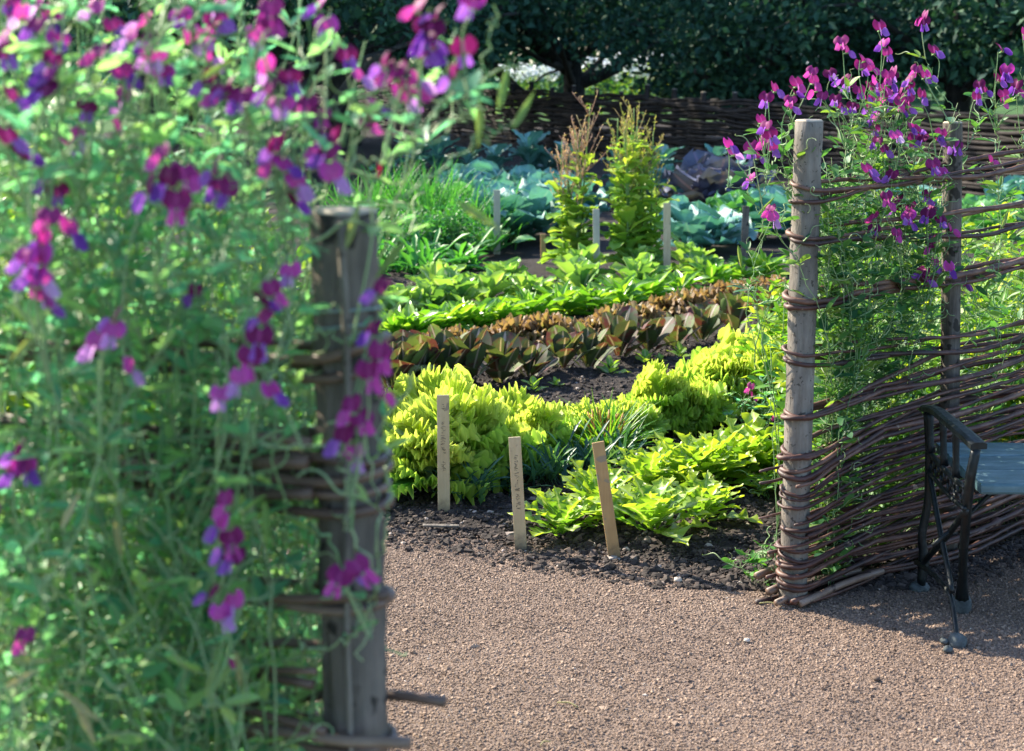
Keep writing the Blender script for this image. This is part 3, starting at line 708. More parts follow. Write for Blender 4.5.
    for k, (y0, y1) in enumerate(((-.222, -.076), (-.072, .074), (.078, .225))):
        n = 40; X = np.linspace(x0, x1, n); wob = .004 * np.sin(X * 23 + k) + .003 * np.sin(X * 51)
        wf = wob if k == 0 else wob * .3
        prof_ = []
        for (yy, zz, wv) in ((y0, 0, 1), (y0 - .003, .006, 1), (y0, .028, 1), (y0 + .006, .034, 1), (y1 - .004, .034, 0), (y1, .028, 0), (y1, 0, 0)):
            prof_.append(np.stack([X, yy + wf * wv, zt - .034 + zz * (1 if zz > .02 else 1) + (.007 if zz < .02 else 0) + .0012 * np.sin(X * 13 + k * 3) + 0 * X], -1))
        G = np.stack(prof_, 1); mb = MB(); mb.grid(G, 0, (.5, .5, .5), wrap=True)
        for e in (0, n - 1):
            b = mb.verts(G[e], (.5, .5, .5)); mb.quads([[b, b + 1, b + 2, b + 6], [b + 2, b + 3, b + 4, b + 6]]); mb.tris([[b + 4, b + 5, b + 6]])
        mb.build('seat_plank', M['seat'], root, smooth=False)
    for yy in (-.12, .13):
        mb = MB(); box(mb, (LEN_ / 2 + .02, yy * .6, zt - .05), LEN_ - .13, .028, .022, bev=.003); mb.build('rail', M['iron'], root, smooth=False)
bench()
def stone(px, py, r, label, sq=.75, tone=None):
    c = at(px, py, r * .65 + .004); mb = MB(); u = np.linspace(0, PI, 8); v = np.linspace(0, 2 * PI, 11, endpoint=False)
    R = r * (1 + .07 * rng.normal(size=(8, 11)) * np.sin(u)[:, None] + .12 * np.cos(2 * v + px)[None])
    P = np.stack([R * np.sin(u)[:, None] * np.cos(v), R * np.sin(u)[:, None] * np.sin(v), R * sq * np.cos(u)[:, None] * np.ones(11)], -1)
    mb.grid(P, 0, (tone or .6,) * 3, wrap=True); o = mb.build('stone', M['foot' if tone is None else 'pebble'], loc=c); tag(o, label, 'stone', 'loose stones on the gravel')
stone(944, 641, .011, 'small grey stone lying behind its twin at the bench foot')
stone(948, 649, .012, 'small grey stone in front of its twin at the bench foot')
stone(678, 580, .012, 'pale stone on the soil edge in front of the oak leaf lettuces', .7, .95)
stone(876, 678, .011, 'dark flat stone alone on the sunlit gravel below the bench', .5, .12)
stone(747, 640, .008, 'light pebble on the gravel in front of the fence end post', .6, 1.0)
#BENCH_END

# ------------------------------------------------------------------ plant label stakes
def stake(px0, py0, px1, py1, w, mat, label, writing=False, th=.006):
    b = at(px1, py1); Yt = b[1] + (.0 if abs(px0 - px1) < 8 else -.01)
    t = at_y(px0, py0, Yt); ax = t - b; hgt = np.linalg.norm(ax); ax = ax / hgt
    root_ = MB(); xx = nrm(np.cross([0, 1, 0], ax)); xx = nrm(np.array([1, 0, 0]) - ax * ax[0]); yy = np.cross(ax, xx)
    an = random.uniform(-.15, .15); xx, yy = xx * math.cos(an) + yy * math.sin(an), yy * math.cos(an) - xx * math.sin(an)
    R = np.stack([xx, yy, ax], 1)
    box(root_, ax * (hgt / 2 - .04), w, th, hgt + .08, 0, R, .0012)
    o = root_.build('plant_label', mat, loc=b, smooth=False); tag(o, label, 'plant label', 'wooden plant label stakes')
    if writing:                                                    # a faded line of pencil script running up the stake
        mb = MB(); z = hgt * .93; fy = -yy * (th / 2 + .0006) if yy[1] > 0 else yy * (th / 2 + .0006)
        while z > hgt * .38:
            ww = random.uniform(.5, 1.0)
            if random.random() < .85:
                n_ = random.choice((3, 4)); pts = [ax * (z - random.uniform(0, .006)) + xx * (w * random.uniform(-.22, .2)) + fy for _ in range(n_)]
                tube(mb, smooth_path(pts, 7), .0006, 4)
            z -= .0085 * ww
        mb.build('lettering', M['pencil'], o)
stake(443, 395, 444, 514, .042 * .95, M['label_pale'], 'tall pale wooden label standing upright before the frilly lettuces', True)
stake(514.5, 437, 521, 550, .039 * .95, M['label_pale'], 'pale wooden label leaning slightly between the two other front stakes', True)
stake(598, 442, 615, 560, .036, M['label_tan'], 'tan wooden label tilted back beside the oak leaf lettuce')
for (a, lab, mt) in (((497, 190, 497, 252, .05), 'small grey label in front of the blue cabbage', 'label_grey'), ((543, 234, 543, 262, .036), 'small tan label left of the first bolting lettuce', 'label_tan'),
                     ((596, 209, 597, 279, .045), 'grey label between the two bolting lettuces', 'label_grey'), ((667, 203, 667, 276, .05), 'pale label beside the second bolting lettuce', 'label_pale'), ((746, 206, 744, 268, .05), 'dark weathered label near the pods beside the end post', 'post_near')):
    stake(*a[:4], a[4], M[mt], lab, th=.012)
mb = MB(); box(mb, (0, 0, .006), .115, .016, .006, 0, None, .001); o = mb.build('wood_chip', M['post'], loc=at(441, 531) + [0, 0, .012], smooth=False); o.rotation_euler = (.1, .05, .12)
tag(o, 'flat grey wood sliver lying on the soil by the pale stakes', 'wood chip')
for (px, py, lx, rz, lab) in ((568, 708, .055, -.5, 'thin straw lying on the gravel in the middle of the path'), (545, 747, .03, .8, 'short pale twig on the gravel at the path front'), (770, 607, .06, -.3, 'thin dead twig on the gravel at the fence end')):
    mb = MB(); tube(mb, smooth_path([(-lx / 2, 0, .0), (0, .004, .004), (lx / 2, -.002, 0)], 8), .0018, 6); o = mb.build('twig', M['dry_pod'], loc=at(px, py) + [0, 0, .008]); o.rotation_euler = (0, 0, rz)
    tag(o, lab, 'twig', 'twigs on the path')
#STAKE_END

# ------------------------------------------------------------------ vegetables
def rosette(mb, n, r0, el0, el1, L0, L1, W, prof, bend, cup, ruf=0, rf=3, nl=8, nw=6, mat=0, jit=.3, edge=0, z=.0, arch=.3, pw=1.5):
    for i in range(n):
        f = i / max(n - 1, 1); az = i * 2.399 + random.uniform(-jit, jit)
        el = el0 + (el1 - el0) * f + random.uniform(-.1, .1); L = (L0 + (L1 - L0) * f) * random.uniform(.85, 1.12)
        d = dirv(az, el); up = np.array([-math.cos(az) * math.sin(el), -math.sin(az) * math.sin(el), math.cos(el)])
        b = np.array([math.cos(az) * r0 * (1 - f), math.sin(az) * r0 * (1 - f), z + .03 * f])
        leaf(mb, b, d, up, L, W * L * random.uniform(.85, 1.15), prof, bend * random.uniform(.6, 1.3), cup, ruf, rf, nl, nw, random.random(), mat, arch, random.uniform(-.2, .2), pw, edge)
def frill_loose(mb, n, el, L, zs, k, amp):
    """loose leaves set at random round a short stem"""
    for i in range(n):
        az = random.random() * 2 * PI; e = random.uniform(*el); l = L * random.uniform(.6, 1.2); z = random.uniform(*zs); tw = random.gauss(0, .35)
        d = dirv(az, e); up = np.array([-math.cos(az) * math.sin(e), -math.sin(az) * math.sin(e), math.cos(e)]) + tw * np.array([-math.sin(az), math.cos(az), 0])
        frill_leaf(mb, (math.cos(az) * .03, math.sin(az) * .03, z), d, up, l, random.uniform(.8, 1.35), amp * random.uniform(.7, 1.4), k * random.uniform(.7, 1.25), 8, 96, random.uniform(-.1, .55), random.uniform(0, .5), random.random())
def make_frilly(hgt=.3, rad=.2):
    r = empty('frilly_lettuce')
    mb = MB(); frill_loose(mb, 26, (.1, .95), rad * .98, (.0, .07), 34, .115); mb.build('foliage', M['frilly_outer'], r)
    mb = MB(); frill_loose(mb, 20, (.4, 1.15), rad * .8, (.05, hgt * .5), 30, .13); frill_loose(mb, 18, (.8, 1.5), rad * .62, (hgt * .3, hgt * .68), 28, .15)
    mb.build('heart', M['frilly'], r)
    mb = MB(); tube(mb, [(0, 0, -.03), (.004, 0, hgt * .4), (0, .005, hgt * .7)], [.016, .013, .006], 7); mb.build('stem', M['pod'], r)
    return r
def make_endive():
    r = empty('oak_leaf_lettuce')
    mb = MB(); rosette(mb, 17, .03, .35, 1.0, .22, .2, .5, p_lobed, .6, .3, .05, 3, 20, 4, edge=.1); mb.build('foliage', M['endive'], r)
    mb = MB(); rosette(mb, 9, .015, .85, 1.3, .2, .16, .5, p_lobed, .5, .4, .05, 3, 20, 4, edge=.1, z=.01); mb.build('heart', M['endive'], r)
    return r
def make_romaine():
    r = empty('red_cos_lettuce')
    mb = MB(); rosette(mb, 7, .03, .75, 1.25, .19, .22, .62, p_spoon, .3, .14, .03, 2, 15, 8); mb.build('foliage', M['romaine_red'], r)
    mb = MB(); rosette(mb, 4, .012, 1.2, 1.45, .2, .17, .56, p_spoon, .05, .35, .03, 2, 15, 8, z=.01); mb.build('heart', M['romaine_red'], r)
    return r
def make_rust():
    r = empty('bronze_lettuce')
    mb = MB(); frill_rosette(mb, 30, .06, .2, 1.2, .11, .09, .01, .17, 12, .6, .6, 6, 40); mb.build('foliage', M['rust_frill'], r)
    return r
def make_spinach():
    r = empty('broad_leaf_chicory')
    mb = MB(); rosette(mb, 16, .03, .2, .95, .24, .22, .38, p_lance, .7, .45, .06, 2, 9, 6, jit=.5); mb.build('foliage', M['spinach'], r)
    mb = MB(); rosette(mb, 6, .01, .9, 1.3, .18, .14, .4, p_lance, .4, .5, .04, 2, 8, 6, z=.01); mb.build('heart', M['spinach'], r)
    return r
def make_cos():
    r = empty('green_cos_lettuce')
    mb = MB(); rosette(mb, 12, .04, .5, 1.1, .24, .24, .62, p_spoon, .5, .5, .09, 3, 9, 8, edge=.06); mb.build('foliage', M['heart'], r)
    mb = MB(); rosette(mb, 8, .02, 1.05, 1.45, .23, .18, .6, p_spoon, .1, .9, .08, 3, 9, 8, z=.01); mb.build('heart', M['heart'], r)
    return r
def make_cabbage(mat, savoy=False, R=.42):
    r = empty('cabbage')
    mb = MB(); rosette(mb, 17, .05, .1, .95, R * 1.1, R * .9, .95, p_spoon, -.15, .16, .13, 4.2, 16, 14, edge=.09, z=.07, pw=2, arch=.6); mb.build('foliage', M[mat], r)
    mb = MB(); rosette(mb, 11, .04, .7, 1.3, R * .8, R * .62, 1.1, p_spoon, -1.3, .3, .08, 3, 13, 12, edge=.05, z=.1, pw=2); mb.build('heart', M[mat], r)
    mb = MB(); tube(mb, [(0, 0, -.05), (0, 0, .14)], .03, 8); mb.build('stem', M['pod'], r)
    return r
def make_brassica():
    r = empty('kale_plant')
    mb = MB(); tube(mb, [(0, 0, -.05), (.01, 0, .2), (0, 0, .4)], [.025, .02, .012], 7); mb.build('stem', M['cabbage'], r)
    mb = MB()
    for k in range(26):
        az = k * 2.4; el = random.uniform(.1, 1.1); b = np.array([0, 0, .05 + .013 * k])
        leaf(mb, b, dirv(az, el), (0, 0, 1), random.uniform(.22, .34), .16, p_spoon, .5, .2, .08, 3, 8, 6, random.random())
    mb.build('foliage', M['cabbage'], r); return r
PROTO = {'frilly': [make_frilly(.30, .2), make_frilly(.34, .18), make_frilly(.26, .22), make_frilly(.30, .19), make_frilly(.29, .21)], 'endive': [make_endive() for _ in range(3)], 'romaine': [make_romaine() for _ in range(4)],
         'rust': [make_rust() for _ in range(3)], 'spinach': [make_spinach() for _ in range(3)], 'cos': [make_cos() for _ in range(3)],
         'cabbage': [make_cabbage('cabbage') for _ in range(2)], 'savoy': [make_cabbage('cabbage_green', R=.4)], 'redcab': [make_cabbage('cabbage_red', R=.45)], 'kale': [make_brassica() for _ in range(2)]}
USED = set()
def plant(kind, px, py, sc, label, cat, group):
    pr = random.choice(PROTO[kind]); o = pr if pr.name not in USED else copy_tree(pr); USED.add(pr.name)
    p = at(px, py); o.location = (p[0], p[1], float(hsoil(p[0], p[1])) if p[1] < 11 else -.03)
    o.rotation_euler = (random.uniform(-.08, .08), random.uniform(-.08, .08), random.random() * 6.3); s = sc * random.uniform(.88, 1.12); o.scale = (s, s, s * random.uniform(.86, 1.12))
    return tag(o, label, cat, group)
def row(kind, pts, scs, n, lab, cat, group, names, jit=(3, 2)):
    Q = smooth_path([(x, y, 0) for x, y in pts], n)
    for i in range(n):
        s = np.interp(i / max(n - 1, 1), np.linspace(0, 1, len(scs)), scs)
        plant(kind, Q[i, 0] + random.uniform(-jit[0], jit[0]), Q[i, 1] + random.uniform(-jit[1], jit[1]), s, lab.format(names[i]), cat, group)
nm = lambda n: [ORD[i] for i in range(n)]
row('frilly', [(402, 478), (430, 490), (470, 482), (510, 478), (540, 466)], [.9, 1.02, .94, .72, .62], 5, '{} tall frilly lettuce from the near post, front rank behind the pale stakes', 'lettuce', 'yellow green frilly lettuces', nm(5))
row('frilly', [(430, 462), (468, 462), (505, 455)], [1.1, .96, .68], 3, '{} tall frilly lettuce from the near post, second rank behind the pale stakes', 'lettuce', 'yellow green frilly lettuces', nm(3))
row('frilly', [(560, 452), (640, 440), (700, 426), (745, 408), (785, 396)], [.6, .66, .8, .95, 1.02], 10, '{} frilly lettuce from the spiky herb on the way to the pale end post', 'lettuce', 'yellow green frilly lettuces', nm(10))
row('endive', [(562, 535), (600, 520), (650, 540), (700, 522)], [.85, .9, 1.0, .8], 4, '{} bright oak leaf lettuce from the tilted tan stake, in the front row', 'lettuce', 'oak leaf lettuces', nm(4))
row('endive', [(650, 500), (690, 492), (730, 485), (765, 478)], [.95, 1.0, 1.05], 5, '{} pointed oak leaf lettuce in the rear line towards the end post', 'lettuce', 'oak leaf lettuces', nm(5))
row('romaine', [(392, 392), (440, 388), (520, 380), (600, 364), (680, 347), (765, 325)], [1.0, 1.05, .95, .95, 1.0, .95], 15, '{} red brown cos lettuce from the near post along its row', 'lettuce', 'red cos lettuces', nm(15))
row('rust', [(388, 370), (450, 358), (540, 349), (620, 334), (700, 314), (770, 298)], [1.05, 1.15, 1.1], 18, '{} low bronze frilly lettuce from the near post behind the red cos', 'lettuce', 'bronze frilly lettuces', nm(18))
row('spinach', [(392, 341), (440, 335), (500, 325), (590, 313), (680, 297), (765, 280)], [.95, 1.02, 1.0], 16, '{} bright green chicory from the near post behind the bronze lettuces', 'chicory', 'broad leaf chicories', nm(16))
row('cos', [(395, 318), (425, 318), (460, 312), (520, 305), (600, 296), (700, 280)], [.85, .9, .95], 9, '{} pale cos lettuce from the near post behind the bright chicory', 'lettuce', 'green cos lettuces', nm(9))
row('cos', [(440, 298), (530, 285), (620, 278), (690, 266)], [.85, .9], 5, '{} small cos lettuce from the grass clump, before the bolting lettuces', 'lettuce', 'green cos lettuces', nm(5))
for (px, py, s, k, lab) in ((515, 240, 1.2, 'cabbage', 'big blue green cabbage behind the small grey label'), (556, 226, 1.05, 'cabbage', 'blue green cabbage half hidden by the first bolting lettuce'),
                            (694, 250, 1.15, 'cabbage', 'blue green cabbage beside the pale label and second bolting lettuce'), (735, 238, 1.05, 'savoy', 'crinkled green cabbage in front of the red cabbage'), (716, 212, 1.15, 'redcab', 'dull purple red cabbage before the far woven fence'),
                            (648, 205, 1.0, 'cabbage', 'pale blue cabbage peeping between second bolting lettuce and red cabbage'), (762, 238, 1.1, 'cabbage', 'blue cabbage beyond the sweet pea, beside the red cabbage'), (455, 232, 1.0, 'savoy', 'green cabbage behind the grass clump beside the small grey label'),
                            (990, 235, .9, 'savoy', 'broad green cabbage showing over the fence beside the thin post'), (535, 210, 1.1, 'cabbage', 'blue cabbage right behind the biggest one beside the small grey label'), (478, 215, 1.0, 'cabbage', 'blue cabbage behind the grass clump, next to the kale'), (905, 225, 1.0, 'cabbage', 'blue cabbage seen through the fence sweet peas'), (1020, 215, 1.0, 'cabbage', 'blue cabbage far along the fence past the thin post')):
    plant(k, px, py, s, lab, 'cabbage', 'cabbages by the far fence')
row('kale', [(390, 188), (450, 186), (520, 184), (570, 186)], [1.0, 1.0], 8, '{} blue kale from the near post, under the far fence', 'kale', 'kale plants in the far row', nm(8), (6, 3))
row('kale', [(620, 190), (690, 186), (740, 190)], [.9], 4, '{} blue kale from the bolting lettuces towards the end post', 'kale', 'kale plants in the far row', nm(4), (6, 3))

for k_, v_ in PROTO.items():
    for o_ in v_:
        if o_.name not in USED:
            for c_ in list(o_.children): bpy.data.objects.remove(c_)
            bpy.data.objects.remove(o_)
def seedling(px, py, sc, label):
    mb = MB(); rosette(mb, 7, .006, .35, 1.0, .07, .05, .6, p_oval, .5, .2, .08, 2, 5, 4)
    p = at(px, py); o = mb.build('lettuce_seedling', M['endive'], loc=(p[0], p[1], float(hsoil(p[0], p[1])))); o.scale = (sc,) * 3
    tag(o, label, 'seedling', 'small seedlings on the bare soil')
for (px, py, s, lab) in ((533, 392, 1.1, 'tiny green seedling nearest the frilly lettuces on the dark bare soil'), (556, 388, .6, 'very small seedling beside the one nearest the frilly lettuces'), (610, 376, 1.4, 'leafy seedling right behind the spiky herb on bare soil'),
                         (645, 366, 1.1, 'middle green seedling of the three in line on the bare soil'), (660, 364, .6, 'smallest seedling between its two bigger neighbours on bare soil'), (680, 357, 1.1, 'green seedling farthest along the bare strip by the red cos')):
    seedling(px, py, s, lab)

def tuft(name, px, py, n, L, W, spread, mat, label, cat, group=None, bend=.8, extra=None, prof=p_blade, el=(.5, 1.45)):
    p = at(px, py); r = empty(name, (p[0], p[1], float(hsoil(p[0], p[1])) if p[1] < 11 else -.03)); mb = MB()
    for i in range(n):
        az = random.random() * 6.3; e = random.uniform(*el); d = dirv(az, e); up = np.array([-math.cos(az) * math.sin(e), -math.sin(az) * math.sin(e), math.cos(e)])
        b = np.array([random.gauss(0, spread), random.gauss(0, spread), 0])
        leaf(mb, b, d, up, L * random.uniform(.6, 1.1), W * random.uniform(.7, 1.3), prof, bend * random.uniform(.3, 1.4), .5, 0, 1, 7, 2, random.random(), 0, .4, random.uniform(-.4, .4))
    mb.build('foliage', M[mat], r)
    if extra:
        mb = MB()
        for i in range(extra[1]):
            az = random.random() * 6.3; e = random.uniform(.8, 1.45); d = dirv(az, e); b = np.array([random.gauss(0, spread * .6), random.gauss(0, spread * .6), .02])
            tube(mb, smooth_path([b, b + d * L * .35, b + d * L * .68 + [0, 0, -.01]], 6), [.0028] * 6, 4)
        mb.build('stem', M[extra[0]], r)
    return tag(r, label, cat, group)
tuft('spiky_herb', 604, 458, 190, .26, .013, .035, 'herb', 'spiky narrow leaved herb with orange stems amid the frilly lettuce row', 'herb', None, .7, ('herbstem', 16))
for (px, py, n, L, lab) in ((470, 500, 46, .17, 'dark blue green oak leaf seedling clump between the two pale stakes'), (505, 488, 40, .18, 'dark narrow leaved clump just behind the middle stake'), (548, 486, 46, .19, 'dark narrow leaved clump beside the tan stake'), (585, 478, 40, .2, 'dark narrow leaved clump below the spiky herb'), (620, 470, 30, .17, 'dark narrow leaved clump at the foot of the frilly row, past the tan stake')):
    tuft('dark_endive', px, py, n, L, .026, .035, 'bluegrass', lab, 'salad plant', 'dark narrow leaved salad plants', .6, None, p_lobed)
for (px, py, n, L, s, lab) in ((395, 236, 330, .72, .14, 'tall grassy clump next to the near post top'), (430, 240, 330, .7, .15, 'tall grassy clump in the middle beside the green cabbage'), (468, 246, 280, .58, .14, 'grassy clump on the side of the small grey label'), (360, 236, 220, .62, .14, 'grassy clump mostly behind the near post')):
    tuft('grassy_leek', px, py, n, L, .019, s, 'grass', lab, 'leek', 'grassy clumps behind the near post', .55, None, p_blade, (.7, 1.5))
for (px, py, n, L, lab) in ((385, 272, 46, .4, 'drooping dandelion leaved plant beside the near post top'), (425, 276, 46, .4, 'drooping dandelion leaved plant in the middle under the grassy clumps'), (462, 268, 40, .36, 'drooping dandelion leaved plant nearest the bare soil patch'), (350, 280, 40, .4, 'drooping dandelion leaved plant behind the near post')):
    tuft('leaf_chicory', px, py, n, L, .07, .07, 'grass', lab, 'chicory', 'dandelion leaved chicories', .9, None, p_lobed, (.3, 1.3))
def chard(px, py, label):
    p = at(px, py); r = empty('broad_leaf_plant', (p[0], p[1], 0)); mb = MB()
    rosette(mb, 9, .03, .5, 1.2, .3, .26, .5, p_spoon, .6, .2, .06, 2, 9, 6); mb.build('foliage', M['cabbage_green'], r); tag(r, label, 'vegetable')
chard(492, 252, 'broad single leaved green plant at the bare soil beside the grass clump')

def bolting(px, py, hgt, nst, spread, label, dry):
    p = at(px, py); r = empty('bolting_lettuce', (p[0], p[1], 0)); mbL, mbS, mbH = MB(), MB(), MB()
    for i in range(nst):
        b = np.array([random.gauss(0, spread * .5), random.gauss(0, spread * .5), 0]); h = hgt * random.uniform(.6, 1.04); top = b * 1.35 + [random.gauss(0, .05), random.gauss(0, .05), h]
        S = smooth_path([b, (b + top) / 2 + [random.gauss(0, .02), random.gauss(0, .02), 0], top], 14); tube(mbS, S, np.linspace(.011, .003, 14), 5, 0, (.3, .5, 0))
        k = 0; zz = .02
        while zz < h * (.7 if dry > .5 else .86):
            q = np.array([np.interp(zz, S[:, 2], S[:, a]) for a in range(3)]); az = k * 2.4 + random.random(); e = random.uniform(.1, 1.3); f = zz / h
            leaf(mbL, q, dirv(az, e), (0, 0, 1), (.23 - .15 * f) * random.uniform(.65, 1.3), (.15 - .09 * f), p_spoon, .8, .3, .08, 2.5, 8, 6, min(1, random.random() * .8 + .25 * f)); zz += random.uniform(.024, .062); k += 1
        for j in range(int(9 + 4 * dry)):                           # branching seed head
            f = random.uniform(.55, .98); q = np.array([np.interp(f * h, S[:, 2], S[:, a]) for a in range(3)]); az = random.random() * 6.3; e = random.uniform(.75, 1.35); L = h * (.36 - .25 * f) * random.uniform(.7, 1.2) + .03
            e2 = q + dirv(az, e) * L; tube(mbH, smooth_path([q, (q + e2) / 2 + [0, 0, -.008], e2], 5), [.003, .0026, .0022, .002, .0015], 4, 0, (random.random(), .5, 0))
            for m_ in range(7):
                c = q + (e2 - q) * random.uniform(.25, 1.02); leaf(mbH, c, dirv(random.random() * 6.3, random.uniform(.5, 1.5)), (.3, .2, 1), .026, .011, p_oval, .2, .5, 0, 1, 2, 2, random.random())
    mbL.build('foliage', M['bolt' if dry > .5 else 'bolt_lime'], r); mbS.build('stem', M['pod'], r); mbH.build('seed_head', M['seedhead' if dry > .5 else 'seedhead_green'], r)
    if dry <= .5:
        pass
    tag(r, label, 'lettuce', 'bolting lettuces with seed heads')
bolting(573, 268, 1.12, 7, .045, 'tall bolting lettuce with pinkish dry seed head, the thinner of the pair', 1.0)
bolting(634, 270, 1.1, 14, .12, 'wide bolting lettuce with yellow leaves and green seed head, beside the thinner one', .2)
#VEG_END

# ------------------------------------------------------------------ sweet peas
def bloom_mesh(kind):
    """one flower: upright two lobed standard, two rounded wings, keel and calyx; faces +X"""
    mb = MB(); nv, nu = 7, 8
    v = np.linspace(0, 1, nv)[:, None]; u = np.linspace(-1, 1, nu + 1)[None]
    wv = .021 * np.clip(np.sin(PI * np.clip(.12 + .80 * v, 0, 1)) ** .6, .15, 1)
    ph = random.random() * 6
    Y = u * wv; Z = .027 * v - .006 * (1 - np.abs(u)) * v ** 3 * 1.2
    X = -.004 - .010 * v ** 1.5 - .006 * u ** 2 * v + .0022 * np.sin(4 * u + ph + 2 * v)
    if kind == 'bud': Y = Y * .3; X = X * .4 + .004 * v
    tt = np.empty((nv, nu + 1, 3)); tt[..., 0] = random.uniform(.1, .9); tt[..., 1] = v; tt[..., 2] = np.abs(u)
    mb.grid(np.stack([X, Y, Z], -1), 0, tt.reshape(-1, 3))
    if kind != 'bud':
        for sd in (-1, 1):
            n_ = 6; t = np.linspace(0, 1, n_)[:, None]; q = np.linspace(-1, 1, 6)[None]
            w = .0095 * np.sin(PI * np.clip(.1 + .85 * t, 0, 1)) ** .6
            Xw = .001 + .021 * t + 0 * q; Zw = .002 - .012 * t ** 1.3 + w * q; Yw = sd * (.003 + .009 * t * (1.1 - .5 * q ** 2) + .003 * q)
            tt = np.empty((n_, 6, 3)); tt[..., 0] = random.random(); tt[..., 1] = t; tt[..., 2] = np.abs(q)
            mb.grid(np.stack([Xw, Yw, Zw], -1), 1, tt.reshape(-1, 3))
    for k in range(5):
        leaf(mb, (-.008, 0, -.002), dirv(k * 1.257, .25) * [1, 1, 1] + np.array([.9, 0, 0]), (0, 0, 1), .013, .005, p_lance, 0, .4, 0, 1, 2, 2, .5, 2)
    tube(mb, [(-.016, 0, -.004), (-.008, 0, -.002), (.0, 0, .0)], [.0012, .0028, .003], 5, 2, (.4, .5, 0))
    return mb
def protos(kind, m1, m2, n=2):
    out = []
    for _ in range(n):
        o = bloom_mesh(kind).build('bloom', [M[m1], M[m2], M['pea_stem']]); COL.objects.unlink(o); out.append(o)
    return out
BL = {'dark': protos('f', 'petal_maroon', 'petal_violet', 3), 'pink': protos('f', 'petal_magenta', 'petal_violet', 2), 'lilac': protos('f', 'petal_magenta', 'petal_lilac', 2), 'deep': protos('f', 'petal_maroon', 'petal_magenta', 2), 'scar': protos('f', 'petal_scarlet', 'petal_maroon', 1), 'bud': protos('bud', 'petal_scarlet', 'petal_scarlet', 1) + protos('bud', 'petal_maroon', 'petal_maroon', 1)}

